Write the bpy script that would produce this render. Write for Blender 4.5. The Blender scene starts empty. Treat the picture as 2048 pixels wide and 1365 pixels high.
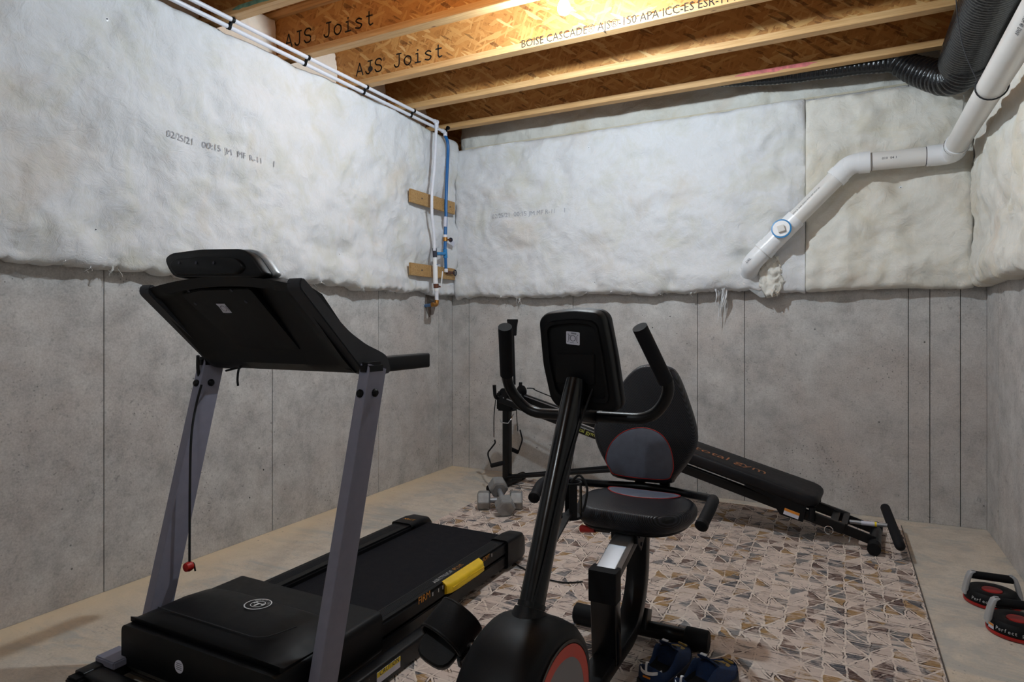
import bpy, bmesh, math, random
from mathutils import Vector as V, Matrix, noise
random.seed(7)
scn = bpy.context.scene
COL = scn.collection

# ------------------------------------------------------------------ camera
CAMH, YAW, FPX = 1.18, math.radians(27.3), 1273.0
cam_d = bpy.data.cameras.new('camera'); cam = bpy.data.objects.new('camera', cam_d); COL.objects.link(cam)
cam.location = (0, 0, CAMH); cam.rotation_euler = (math.radians(90), 0, YAW)
cam_d.sensor_width = 36; cam_d.lens = FPX / 2048 * 36; cam_d.shift_y = -32.5 / 2048
cam_d.clip_start = .02
scn.camera = cam
# ------------------------------------------------------------------ world, exposure
w = bpy.data.worlds.new('world'); scn.world = w; w.use_nodes = True
w.node_tree.nodes['Background'].inputs[0].default_value = (.9, .95, 1, 1)
w.node_tree.nodes['Background'].inputs[1].default_value = 0.0
vs = scn.view_settings
vs.view_transform = 'Standard'; vs.look = 'None'; vs.gamma = 1; vs.use_curve_mapping = False
vs.exposure = 0.3
BULB_MAIN, BULB_REAR = 1780.0, 680.0

# ------------------------------------------------------------------ pixel helpers (a pixel is a direction; the plane it meets gives the distance)
SN, CS = math.sin(YAW), math.cos(YAW)
def ray(px, py):
    u = (px - 1024) / FPX; v = (650 - py) / FPX
    return V((-SN + u * CS, CS + u * SN, v))
def P(px, py, X=None, Y=None, Z=None):
    d = ray(px, py)
    if X is not None: t = X / d.x
    elif Y is not None: t = Y / d.y
    else: t = (Z - CAMH) / d.z
    return V((0, 0, CAMH)) + d * t
def PP(px, py, p0, n):
    d = ray(px, py); o = V((0, 0, CAMH))
    return o + d * ((V(p0) - o).dot(V(n)) / d.dot(V(n)))

# ------------------------------------------------------------------ materials
def S(r, g, b):
    f = lambda c: (c / 255 / 12.92) if c / 255 <= .04045 else ((c / 255 + .055) / 1.055) ** 2.4
    return (f(r), f(g), f(b), 1)
class NT:
    def __init__(s, name):
        s.m = bpy.data.materials.new(name); s.m.use_nodes = True
        s.t = s.m.node_tree; s.b = s.t.nodes['Principled BSDF']; s.out = s.t.nodes['Material Output']
    def n(s, typ, ins=None, **props):
        nd = s.t.nodes.new(typ)
        for k, v in props.items(): setattr(nd, k, v)
        if ins:
            for k, v in ins.items():
                if isinstance(v, bpy.types.NodeSocket): s.t.links.new(v, nd.inputs[k])
                else: nd.inputs[k].default_value = v
        return nd
    def set(s, **kw):
        for k, v in kw.items():
            k = k.replace('_', ' ')
            if isinstance(v, bpy.types.NodeSocket): s.t.links.new(v, s.b.inputs[k])
            else: s.b.inputs[k].default_value = v
    def math(s, op, a, b=0.0, c=None):
        ins = {0: a, 1: b}
        if c is not None: ins[2] = c
        return s.n('ShaderNodeMath', ins, operation=op).outputs[0]
    def mix(s, f, a, b, typ='MIX'):
        nd = s.n('ShaderNodeMix', None, data_type='RGBA', blend_type=typ)
        for k, v in ((0, f), (6, a), (7, b)):
            if isinstance(v, bpy.types.NodeSocket): s.t.links.new(v, nd.inputs[k])
            else: nd.inputs[k].default_value = v
        return nd.outputs[2]
    def ramp(s, f, stops, interp='LINEAR'):
        nd = s.n('ShaderNodeValToRGB', {0: f}); cr = nd.color_ramp; cr.interpolation = interp
        while len(cr.elements) > 1: cr.elements.remove(cr.elements[-1])
        for i, (p, c) in enumerate(stops):
            e = cr.elements[0] if i == 0 else cr.elements.new(p)
            e.position = p; e.color = c if len(c) == 4 else (*c, 1)
        return nd.outputs[0]
    def coord(s, which='Object'): return s.n('ShaderNodeTexCoord').outputs[which]
    def mapping(s, vec, scale=(1, 1, 1), rot=(0, 0, 0), loc=(0, 0, 0)):
        return s.n('ShaderNodeMapping', {'Vector': vec, 'Scale': scale, 'Rotation': rot, 'Location': loc}).outputs[0]
    def noise(s, vec, scale, detail=4, rough=.55, dist=0):
        return s.n('ShaderNodeTexNoise', {'Vector': vec, 'Scale': scale, 'Detail': detail, 'Roughness': rough, 'Distortion': dist}).outputs[0]
    def vor(s, vec, scale, feature='F1', out=0, rnd=1):
        return s.n('ShaderNodeTexVoronoi', {'Vector': vec, 'Scale': scale, 'Randomness': rnd}, feature=feature).outputs[out]
    def bump(s, h, strength=.3, dist=.01):
        s.t.links.new(s.n('ShaderNodeBump', {'Height': h, 'Strength': strength, 'Distance': dist}).outputs[0], s.b.inputs['Normal'])
def g1(v): return (v, v, v, 1)

def simple(name, rgb, rough=.5, metal=0, var=.12, scale=30, bump=0, bscale=300, coat=0, spec=.5):
    k = NT(name); c = k.coord()
    nz = k.noise(c, scale, 3)
    lo = tuple(x * (1 - var) for x in rgb[:3]) + (1,); hi = tuple(min(1, x * (1 + var)) for x in rgb[:3]) + (1,)
    k.set(Base_Color=k.ramp(nz, [(.3, lo), (.7, hi)]), Metallic=metal, Coat_Weight=coat)
    k.b.inputs['Specular IOR Level'].default_value = spec
    k.set(Roughness=k.math('MULTIPLY_ADD', nz, .15, rough - .07))
    if bump: k.bump(k.noise(c, bscale, 2), bump, .002)
    return k.m

MAT = {}
def build_mats():
    M = MAT
    M['black_plastic'] = simple('black_plastic', S(11, 11, 14), .45, bump=.15, bscale=500, spec=.22)
    M['black_smooth'] = simple('black_smooth', S(9, 9, 12), .48, spec=.2)
    M['black_gloss'] = simple('black_gloss', S(7, 7, 10), .22, spec=.4)
    M['black_metal'] = simple('black_metal', S(10, 10, 13), .36, spec=.3)
    M['black_rubber'] = simple('black_rubber', S(13, 13, 16), .65, bump=.2, spec=.2)
    M['foam'] = simple('foam', S(20, 20, 24), .7, bump=.3, bscale=700, spec=.2)
    M['belt'] = simple('belt', S(15, 15, 22), .7, bump=.5, bscale=900, spec=.15)
    M['charcoal'] = simple('charcoal', S(46, 46, 50), .55, bump=.2, bscale=600, spec=.25)
    M['grey_paint'] = simple('grey_paint', S(124, 123, 138), .45, var=.05, spec=.3)
    M['silver_paint'] = simple('silver_paint', S(175, 177, 180), .4, metal=.2, var=.05)
    M['chrome'] = simple('chrome', S(215, 215, 218), .12, metal=1, var=.03)
    M['steel'] = simple('steel', S(165, 167, 172), .42, metal=.8, var=.02)
    M['yellow_plastic'] = simple('yellow_plastic', S(235, 195, 20), .45, var=.06)
    M['red_plastic'] = simple('red_plastic', S(170, 25, 18), .4, var=.08)
    M['orange_red'] = simple('orange_red', S(196, 66, 50), .45, var=.05)
    M['panel_grey'] = simple('panel_grey', S(120, 118, 122), .45, var=.04)
    M['sticker'] = simple('sticker', S(208, 208, 222), .5, var=.04)
    M['ink'] = simple('ink', S(45, 45, 58), .6)
    M['ink_soft'] = simple('ink_soft', S(170, 170, 176), .9)
    M['stencil'] = simple('stencil', S(66, 56, 46), .8, var=.4, scale=60)
    M['stencil_black'] = simple('stencil_black', S(38, 32, 28), .8, var=.3, scale=60)
    M['print_white'] = simple('print_white', S(205, 205, 205), .6)
    M['print_orange'] = simple('print_orange', S(226, 150, 40), .6)
    M['print_brown'] = simple('print_brown', S(150, 98, 66), .7, var=.3, scale=40)
    M['print_lime'] = simple('print_lime', S(190, 190, 90), .6)
    M['label_orange'] = simple('label_orange', S(225, 140, 40), .5)
    M['label_yellow'] = simple('label_yellow', S(235, 205, 30), .5)
    M['pvc'] = simple('pvc', S(226, 222, 218), .32, var=.03, scale=8)
    M['pvc_fitting'] = simple('pvc_fitting', S(236, 236, 238), .28, var=.02, scale=8)
    M['pex_white'] = simple('pex_white', S(222, 222, 230), .35, var=.03)
    M['pex_blue'] = simple('pex_blue', S(18, 96, 160), .35, var=.08)
    M['blue_plastic'] = simple('blue_plastic', S(40, 130, 190), .4)
    M['brass'] = simple('brass', S(170, 120, 60), .35, metal=.85, var=.2)
    M['copper_dark'] = simple('copper_dark', S(110, 70, 55), .45, metal=.6, var=.25)
    M['porcelain'] = simple('porcelain', S(235, 232, 225), .25, var=.02)
    M['iron_grey'] = simple('iron_grey', S(150, 150, 150), .36, metal=.45, var=.12, bump=.25, bscale=160)
    M['hex_light'] = simple('hex_light', S(205, 207, 210), .35, metal=.35, var=.1)
    M['shoe_blue'] = simple('shoe_blue', S(14, 42, 82), .75, var=.25, scale=120, bump=.5, bscale=900)
    M['shoe_lining'] = simple('shoe_lining', S(13, 15, 24), .9)
    M['shoe_sole'] = simple('shoe_sole', S(42, 42, 52), .7)
    M['shoe_tan'] = simple('shoe_tan', S(150, 124, 52), .6)
    M['reflective'] = simple('reflective', S(225, 228, 235), .4)
    M['vinyl'] = simple('vinyl', S(20, 19, 23), .5, bump=.3, bscale=400, spec=.25)
    M['vinyl_grey'] = simple('vinyl_grey', S(84, 90, 106), .45, bump=.25, bscale=400)
    M['rope'] = simple('rope', S(14, 14, 16), .8)
    M['wire'] = simple('wire', S(150, 150, 148), .4, metal=.7)
    M['sharpie'] = simple('sharpie', S(60, 60, 70), .6)
    # carbon-look vinyl: fine diagonal weave
    k = NT('vinyl_weave'); c = k.coord()
    wv = k.n('ShaderNodeTexWave', {'Vector': k.mapping(c, rot=(.3, .5, .8)), 'Scale': 75.0, 'Distortion': .3}, bands_direction='X').outputs[0]
    k.set(Base_Color=k.ramp(wv, [(.3, S(9, 9, 12)), (.8, S(36, 37, 46))]), Roughness=.4); k.bump(wv, .4, .002); k.b.inputs['Specular IOR Level'].default_value = .3
    M['vinyl_weave'] = k.m
    # flexible duct: glossy black film
    k = NT('duct_film'); c = k.coord(); nz = k.noise(c, 60, 4)
    k.set(Base_Color=k.ramp(nz, [(.3, S(12, 12, 13)), (.7, S(24, 24, 27))]), Roughness=.27, Coat_Weight=.1); k.bump(nz, .5, .006)
    M['duct_film'] = k.m
    # poured concrete wall
    def concrete(name, dark, mid, light, warm, holes=.5, swirl=False):
        k = NT(name); c = k.coord()
        big = k.noise(c, 1.1, 5, .6, .4); med = k.noise(c, 7, 6, .65); fine = k.noise(c, 120, 4, .6)
        col = k.ramp(med, [(.25, dark), (.5, mid), (.78, light)])
        col = k.mix(k.ramp(big, [(.46, g1(0)), (.7, g1(.6))]), col, warm)
        col = k.mix(k.ramp(k.noise(c, 2.7, 6, .7, .8), [(.56, g1(0)), (.7, g1(.5))]), col, dark)
        fn2 = k.noise(c, 38, 5, .7)
        col = k.mix(.3, col, k.ramp(fine, [(.3, dark), (.7, light)]), 'MIX')
        col = k.mix(k.ramp(fn2, [(.30, g1(.5)), (.46, g1(0))]), col, dark)
        if swirl:
            sw = k.noise(k.mapping(c, (1, 2.2, 1), (0, 0, .7)), 1.5, 7, .66, 2.2)
            col = k.mix(k.ramp(sw, [(.5, g1(0)), (.62, g1(.75))]), col, S(176, 175, 170))
            st = k.noise(k.mapping(c, (1, 9, 1), (0, 0, .5)), 4, 6, .75, .8)
            col = k.mix(k.ramp(st, [(.56, g1(0)), (.72, g1(.5))]), col, S(152, 142, 132))
            dd_ = k.noise(c, 14, 7, .75, 1.5)
            col = k.mix(k.ramp(dd_, [(.6, g1(0)), (.74, g1(.5))]), col, S(134, 124, 116))
            # thin loose dirt along the foot of the left wall
            gx = k.n('ShaderNodeSeparateXYZ', {0: c}).outputs[0]
            near = k.ramp(k.math('ADD', k.math('MULTIPLY', k.math('ADD', gx, 2.886), 2.2), k.math('MULTIPLY', k.noise(c, 4, 4), .5)), [(.35, g1(.8)), (.95, g1(0))])
            col = k.mix(near, col, S(228, 206, 174))
        # bug holes and scuffs in the casting
        v1 = k.vor(c, 42); v2 = k.vor(c, 17)
        msk = k.noise(c, 2.2, 3)
        h1 = k.math('MULTIPLY', k.ramp(v1, [(.10, g1(1)), (.18, g1(0))]), k.ramp(msk, [(.50, g1(0)), (.66, g1(.8))]))
        h2 = k.math('MULTIPLY', k.ramp(v2, [(.06, g1(1)), (.10, g1(0))]), k.ramp(msk, [(.34, g1(1)), (.46, g1(0))]))
        sc = k.ramp(k.noise(c, 22, 7, .78, 1.2), [(.58, g1(0)), (.68, g1(.75))])
        sc = k.math('MULTIPLY', sc, k.ramp(k.noise(c, 2.6, 3), [(.5, g1(0)), (.6, g1(1))]))
        hole = k.math('MAXIMUM', k.math('MAXIMUM', h1, h2), sc)
        col = k.mix(k.math('MULTIPLY', hole, holes), col, S(46, 42, 40))
        k.set(Base_Color=col, Roughness=.88)
        hh = k.math('SUBTRACT', k.math('ADD', k.math('MULTIPLY', med, .6), k.math('MULTIPLY', fine, .35)), k.math('MULTIPLY', hole, .5))
        k.bump(hh, .35, .006)
        return k.m
    M['concrete'] = concrete('concrete', S(142, 139, 137), S(189, 186, 184), S(222, 219, 216), S(190, 174, 165), .95)
    M['slab'] = concrete('slab', S(172, 163, 152), S(206, 195, 181), S(226, 214, 200), S(222, 200, 170), .6, True)
    M['joint'] = simple('joint', S(58, 54, 52), .9, var=.4, scale=40)
    # fibreglass
    def fibre(name, base, tint, tint2, amt):
        k = NT(name); c = k.coord()
        a = k.noise(c, 3.2, 6, .65, .8); b = k.noise(c, 2.0, 5, .6, .5)
        wv = k.n('ShaderNodeVectorMath', {0: c, 1: k.n('ShaderNodeVectorMath', {0: k.n('ShaderNodeTexNoise', {'Vector': c, 'Scale': 3.5, 'Detail': 4.0}).outputs[1], 1: (.55, .55, .55)}, operation='MULTIPLY').outputs[0]}, operation='ADD').outputs[0]
        st = k.noise(k.mapping(wv, (1, 1, .28)), 34, 7, .72, .4)          # combed, swirling fibres
        cl = k.noise(wv, 7, 6, .62, .5)                                      # cloudy tufts
        col = k.mix(k.ramp(a, [(.48, g1(0)), (.8, g1(amt))]), base, tint)
        col = k.mix(k.ramp(b, [(.58, g1(0)), (.8, g1(amt))]), col, tint2)
        col = k.mix(k.ramp(st, [(.35, g1(.22)), (.6, g1(0))]), col, S(205, 202, 192))
        sp = k.ramp(k.vor(c, 9), [(.012, g1(.5)), (.022, g1(0))])
        col = k.mix(sp, col, S(120, 95, 80))
        k.set(Base_Color=col, Roughness=1.0); k.b.inputs['Specular IOR Level'].default_value = .05
        k.bump(k.math('ADD', k.math('MULTIPLY', st, .22), k.math('MULTIPLY', cl, 1.5)), .42, .022)
        return k.m
    M['fibre_white'] = fibre('fibre_white', S(223, 223, 226), S(202, 198, 176), S(212, 198, 184), .75)
    M['fibre_cream'] = fibre('fibre_cream', S(228, 224, 216), S(212, 198, 168), S(214, 190, 168), .75)
    M['fibre_rim'] = fibre('fibre_rim', S(232, 218, 202), S(220, 190, 160), S(222, 196, 176), .8)
    M['fibre_dirty'] = fibre('fibre_dirty', S(210, 200, 180), S(140, 128, 84), S(165, 140, 110), .9)
    M['facing'] = simple('facing', S(150, 150, 150), .5, var=.2)
    # oriented strand board
    k = NT('osb'); c = k.coord()
    def flakes(rot, sc, off):
        m = k.mapping(k.mapping(c, (1, 1, 1), rot, off), sc)
        wob = k.n('ShaderNodeVectorMath', {0: m, 1: k.n('ShaderNodeTexNoise', {'Vector': m, 'Scale': .8}).outputs[1]}, operation='ADD').outputs[0]
        return k.n('ShaderNodeTexVoronoi', {'Vector': wob, 'Scale': 1.0}, feature='F1')
    cols = []
    for rot, sc, off in (((0, .25, 0), (11, 60, 55), (0, 0, 0)), ((0, -.6, 0), (12, 60, 62), (3, 1, 2)), ((0, 1.2, 0), (14, 60, 70), (7, 4, 1))):
        f = flakes(rot, sc, off)
        cols.append((k.n('ShaderNodeSeparateColor', {0: f.outputs[1]}).outputs[0], f.outputs[0]))
    mx = k.math('MAXIMUM', k.math('MAXIMUM', k.math('MULTIPLY', cols[0][0], .95), cols[1][0]), k.math('MULTIPLY', cols[2][0], .9))
    grain = k.noise(k.mapping(c, (10, 60, 90)), 6, 4, .7)
    col = k.ramp(mx, [(.25, S(160, 106, 52)), (.5, S(184, 128, 68)), (.75, S(196, 138, 74)), (.93, S(214, 164, 98)), (1, S(228, 190, 130))])
    col = k.mix(k.ramp(grain, [(.35, g1(.3)), (.6, g1(0))]), col, S(150, 96, 44))
    dk = k.math('MULTIPLY', k.ramp(cols[1][0], [(.035, g1(1)), (.06, g1(0))]), .55)
    col = k.mix(dk, col, S(84, 48, 22))
    k.set(Base_Color=col, Roughness=.6)
    k.bump(k.math('ADD', mx, k.math('MULTIPLY', grain, .3)), .35, .004)
    M['osb'] = k.m
    # pine lumber
    def pine(name, a, b, knot):
        k = NT(name); c = k.coord()
        gr = k.noise(k.mapping(c, (1.5, 40, 40)), 2.2, 5, .6, .6)
        col = k.ramp(gr, [(.3, a), (.7, b)])
        kn = k.ramp(k.vor(k.mapping(c, (1, 3, 3)), 3.2), [(.03, g1(1)), (.06, g1(0))])
        col = k.mix(kn, col, knot)
        k.set(Base_Color=col, Roughness=.6); k.bump(gr, .2, .003)
        return k.m
    M['pine'] = pine('pine', S(196, 148, 92), S(226, 184, 130), S(130, 80, 44))
    M['pine_block'] = pine('pine_block', S(150, 112, 66), S(192, 154, 100), S(60, 50, 60))
    M['paint_pink'] = simple('paint_pink', S(214, 120, 120), .7, var=.25, scale=40)
    M['paint_teal'] = simple('paint_teal', S(110, 150, 128), .7, var=.3, scale=40)
    # patterned rug
    k = NT('rug_pattern'); c = k.coord()
    wob = k.n('ShaderNodeVectorMath', {0: c, 1: k.n('ShaderNodeVectorMath', {0: k.n('ShaderNodeTexNoise', {'Vector': k.mapping(c, (1, 3, 1)), 'Scale': 5.0, 'Detail': 3.0}).outputs[1], 1: (-.5, -.5, 0)}, operation='ADD').outputs[0]}, operation='ADD')
    sm = k.n('ShaderNodeVectorMath', {0: c, 1: k.n('ShaderNodeVectorMath', {0: k.n('ShaderNodeVectorMath', {0: k.n('ShaderNodeTexNoise', {'Vector': k.mapping(c, (1, 2.5, 1)), 'Scale': 6.0, 'Detail': 4.0}).outputs[1], 1: (-.5, -.5, -.5)}, operation='ADD').outputs[0], 1: (.035, .012, 0)}, operation='MULTIPLY').outputs[0]}, operation='ADD').outputs[0]
    xyz = k.n('ShaderNodeSeparateXYZ', {0: sm})
    cx, cy = .072, .098
    gx = k.math('DIVIDE', xyz.outputs[0], cx); gy = k.math('DIVIDE', xyz.outputs[1], cy)
    colm = k.math('FLOOR', gx)
    gy = k.math('ADD', gy, k.math('MULTIPLY', k.n('ShaderNodeTexWhiteNoise', {'W': k.math('FLOOR', k.math('MULTIPLY', colm, .5))}, noise_dimensions='1D').outputs[0], .9))
    row = k.math('FLOOR', gy)
    fx = k.math('FRACT', gx); fy = k.math('FRACT', gy)
    cell = k.n('ShaderNodeCombineXYZ', {0: colm, 1: row, 2: 0.0}).outputs[0]
    rnd = k.n('ShaderNodeTexWhiteNoise', {'Vector': cell}, noise_dimensions='3D').outputs[0]
    flip = k.math('GREATER_THAN', rnd, .5)
    fx2 = k.math('ABSOLUTE', k.math('SUBTRACT', fx, flip))            # mirrored in half of the cells
    diag = k.math('SUBTRACT', fx2, fy)
    tri = k.math('GREATER_THAN', diag, 0.0)
    cell2 = k.n('ShaderNodeCombineXYZ', {0: colm, 1: row, 2: k.math('ADD', tri, 3.0)}).outputs[0]
    tone = k.n('ShaderNodeTexWhiteNoise', {'Vector': cell2}, noise_dimensions='3D').outputs[0]
    cream, cream2 = S(226, 209, 198), S(212, 194, 184)
    zone = k.noise(c, 2.3, 3)                                             # areas that are denser or barer
    tone = k.math('ADD', tone, k.math('MULTIPLY', k.math('SUBTRACT', zone, .44), .5))
    col = k.ramp(tone, [(0, cream), (.34, cream2), (.52, S(182, 164, 154)), (.58, S(116, 92, 84)), (.66, S(122, 122, 124)), (.74, S(166, 130, 86)), (.81, S(88, 66, 62)), (.88, S(82, 86, 94)), (.95, S(174, 138, 92))], 'CONSTANT')
    # woven streaks break up the coloured pieces
    fs_ = k.noise(k.mapping(c, (9, 130, 1)), 1.6, 5, .7, .4)
    col = k.mix(k.ramp(fs_, [(.5, g1(0)), (.62, g1(.75))]), col, cream2)
    # pale lattice lines with broken dark lines beside them
    ex = k.math('MINIMUM', fx, k.math('SUBTRACT', 1.0, fx)); ey = k.math('MINIMUM', fy, k.math('SUBTRACT', 1.0, fy))
    ad = k.math('ABSOLUTE', diag)
    ed = k.math('MINIMUM', ex, k.math('MINIMUM', k.math('MULTIPLY', ey, 1.3), k.math('MULTIPLY', ad, .75)))
    lm = k.ramp(k.noise(c, 6, 5, .65), [(.36, g1(0)), (.5, g1(1))])
    dm_ = k.ramp(k.noise(c, 19, 5, .7), [(.5, g1(0)), (.54, g1(.9))])
    dark_l = k.math('MULTIPLY', k.math('MULTIPLY', k.math('GREATER_THAN', ed, .045), k.math('LESS_THAN', ed, .10)), dm_)
    col = k.mix(dark_l, col, S(58, 46, 46))
    ln = k.math('LESS_THAN', ed, .045)
    col = k.mix(k.math('MULTIPLY', ln, lm), col, S(236, 222, 210))
    # worn bands running across the width
    st = k.noise(k.mapping(c, (2.4, 7, 1)), 2.0, 9, .74, .9)
    col = k.mix(k.ramp(st, [(.5, g1(0)), (.58, g1(.9))]), col, k.mix(k.noise(c, 30, 3), cream2, cream))
    st2 = k.noise(k.mapping(c, (3.4, 22, 1), loc=(5, 2, 0)), 2.2, 9, .78, 1.0)
    tone2 = k.ramp(k.noise(c, 5, 2), [(.35, S(78, 58, 56)), (.5, S(74, 76, 84)), (.62, S(146, 112, 72))])
    col = k.mix(k.ramp(st2, [(.555, g1(0)), (.60, g1(.85))]), col, tone2)
    pile = k.noise(c, 420, 3, .7)
    col = k.mix(.3, col, k.mix(1.0, col, k.ramp(pile, [(.3, g1(.55)), (.7, g1(1))]), 'MULTIPLY'))
    k.set(Base_Color=col, Roughness=.95); k.b.inputs['Specular IOR Level'].default_value = .15
    k.bump(k.math('ADD', pile, k.math('MULTIPLY', ln, -.6)), .5, .004)
    M['rug_pattern'] = k.m
    M['rug_edge'] = simple('rug_edge', S(96, 88, 86), .9, bump=.4)
    # lit lamp
    for nm, stg in (('bulb_glow', BULB_MAIN), ('bulb_glow_rear', BULB_REAR)):
        k = NT(nm)
        em = k.n('ShaderNodeEmission', {'Color': (.775, .905, 1.0, 1), 'Strength': stg})
        k.t.links.new(em.outputs[0], k.out.inputs[0]); M[nm] = k.m
build_mats()

# ------------------------------------------------------------------ mesh builder
def spline(pts, n=8, closed=False):
    pts = [V(p) for p in pts]; out = []; N = len(pts)
    rng = N if closed else N - 1
    for i in range(rng):
        g = (lambda j: pts[j % N]) if closed else (lambda j: pts[max(0, min(N - 1, j))])
        p0, p1, p2, p3 = g(i - 1), g(i), g(i + 1), g(i + 2)
        for k in range(n):
            t = k / n
            out.append(.5 * ((2 * p1) + (p2 - p0) * t + (2 * p0 - 5 * p1 + 4 * p2 - p3) * t * t + (3 * p1 - p0 - 3 * p2 + p3) * t ** 3))
    if not closed: out.append(pts[-1].copy())
    return out
def rounded(pts, r, n=6, closed=False):
    pts = [V(p) for p in pts]; out = []; N = len(pts)
    for i, p in enumerate(pts):
        if not closed and i in (0, N - 1): out.append(p); continue
        a, b = pts[i - 1] - p, pts[(i + 1) % N] - p
        d = min(r, a.length * .48, b.length * .48)
        p0, p2 = p + a.normalized() * d, p + b.normalized() * d
        for k in range(n + 1):
            t = k / n; out.append(p0 * (1 - t) ** 2 + p * 2 * t * (1 - t) + p2 * t * t)
    return out
WL = {}
class MB:
    def __init__(s): s.v = []; s.f = []
    def add(s, vs, fs):
        o = len(s.v); s.v += [V(p) for p in vs]; s.f += [[i + o for i in f] for f in fs]; return s
    def box(s, x0, x1, y0, y1, z0, z1, M=None):
        vs = [V((x, y, z)) for x in (x0, x1) for y in (y0, y1) for z in (z0, z1)]
        if M: vs = [M @ p for p in vs]
        return s.add(vs, [(0, 1, 3, 2), (4, 6, 7, 5), (0, 4, 5, 1), (2, 3, 7, 6), (0, 2, 6, 4), (1, 5, 7, 3)])
    def beam(s, a, b, wdt, hgt, up=(0, 0, 1), r=0.0):
        a, b = V(a), V(b); d = (b - a).normalized(); sd = d.cross(V(up)).normalized(); u = sd.cross(d)
        cs = [(-wdt / 2, -hgt / 2), (wdt / 2, -hgt / 2), (wdt / 2, hgt / 2), (-wdt / 2, hgt / 2)]
        if r: cs = [(p.x, p.y) for p in rounded([(x, y, 0) for x, y in cs], r, 3, True)]
        return s.loft([[p + sd * x + u * y for x, y in cs] for p in (a, b)])
    def sweep(s, path, wdt, hgt, up, r=.004):
        path = [V(p) for p in path]; rings = []
        cs = [(p.x, p.y) for p in rounded([(-wdt / 2, -hgt / 2, 0), (wdt / 2, -hgt / 2, 0), (wdt / 2, hgt / 2, 0), (-wdt / 2, hgt / 2, 0)], r, 2, True)]
        for i, p in enumerate(path):
            d = (path[min(i + 1, len(path) - 1)] - path[max(i - 1, 0)]).normalized()
            sd = V(up).normalized(); u = sd.cross(d).normalized()
            rings.append([p + sd * x + u * y for x, y in cs])
        return s.loft(rings)
    def loft(s, rings, cap=True, closed=True):
        n = len(rings[0]); vs = [p for r in rings for p in r]; fs = []
        for i in range(len(rings) - 1):
            for j in range(n if closed else n - 1):
                a = i * n + j; b = i * n + (j + 1) % n
                fs.append((a, b, b + n, a + n))
        if cap: fs.append(tuple(reversed(range(n)))); fs.append(tuple(range((len(rings) - 1) * n, len(rings) * n)))
        return s.add(vs, fs)
    def tube(s, path, r, n=14, cap=True, rf=None):
        path = [V(p) for p in path]; rings = []; up = None
        for i, p in enumerate(path):
            d = (path[min(i + 1, len(path) - 1)] - path[max(i - 1, 0)]).normalized()
            if up is None:
                up = V((0, 0, 1)) if abs(d.z) < .9 else V((1, 0, 0))
            sd = d.cross(up).normalized(); up = sd.cross(d).normalized()
            rr = rf(i / (len(path) - 1)) if rf else r
            rings.append([p + (sd * math.cos(a) + up * math.sin(a)) * rr for a in [2 * math.pi * k / n for k in range(n)]])
        return s.loft(rings, cap)
    def lathe(s, prof, p0, axis=(0, 0, 1), n=24, sx=1.0):
        ax = V(axis).normalized(); h = V((1, 0, 0)) if abs(ax.x) < .9 else V((0, 1, 0))
        a = ax.cross(h).normalized(); b = ax.cross(a)
        return s.loft([[V(p0) + ax * z + (a * math.cos(t) * r * sx + b * math.sin(t) * r) for t in [2 * math.pi * k / n for k in range(n)]] for r, z in prof])
    def prism(s, poly, off):
        off = V(off); poly = [V(p) for p in poly]
        return s.loft([poly, [p + off for p in poly]])
    def pad(s, poly, nrm, thick, inset=.06, steps=5, bulge=0.0):
        """soft slab: closed outline, rounded edge towards both faces"""
        poly = [V(p) for p in poly]; c = sum(poly, V()) / len(poly); nrm = V(nrm).normalized()
        q = [math.pi / 2 * k / steps for k in range(steps + 1)]
        ring = lambda a, sg: [c + (p - c) * (1 - inset * (1 - math.sin(a))) + nrm * (sg * thick / 2 * math.cos(a)) for p in poly]
        rings = [ring(a, -1) for a in q] + [ring(a, 1) for a in reversed(q[:-1])]
        # domed faces
        if bulge:
            rings = [[c + (p - c) * .55 - nrm * (thick / 2 + bulge) for p in poly]] + rings + [[c + (p - c) * .55 + nrm * (thick / 2 + bulge) for p in poly]]
        return s.loft(rings)
    def build(s, name, mat, parent=None, smooth=35, bevel=0, loc=None):
        off = WL.get(parent.name, V()) if parent else (V(loc) if loc is not None else V())
        me = bpy.data.meshes.new(name)
        me.from_pydata([p - off for p in s.v], [], s.f)
        me.materials.append(MAT[mat] if isinstance(mat, str) else mat)
        bm = bmesh.new(); bm.from_mesh(me); bmesh.ops.recalc_face_normals(bm, faces=bm.faces)
        if bevel:
            es = [e for e in bm.edges if e.is_manifold and e.calc_face_angle(0) > .5]
            if es: bmesh.ops.bevel(bm, geom=es, offset=bevel, segments=2, affect='EDGES', clamp_overlap=True)
        bm.to_mesh(me); bm.free()
        if smooth: me.shade_smooth(); me.set_sharp_from_angle(angle=math.radians(smooth))
        o = bpy.data.objects.new(name, me); COL.objects.link(o)
        if parent: o.parent = parent
        elif loc is not None: o.location = V(loc)
        WL[o.name] = off
        return o
def thing(name, label, cat, loc, group=None):
    o = bpy.data.objects.new(name, None); COL.objects.link(o); o.location = V(loc); WL[o.name] = V(loc)
    o.empty_display_size = .05
    o['label'] = label; o['category'] = cat
    if group: o['group'] = group
    return o
def tag(o, label, cat, group=None, kind=None):
    o['label'] = label; o['category'] = cat
    if group: o['group'] = group
    if kind: o['kind'] = kind
    return o
def struct(o, label=None, cat=None):
    o['kind'] = 'structure'
    if label: o['label'] = label
    if cat: o['category'] = cat
    return o
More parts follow.
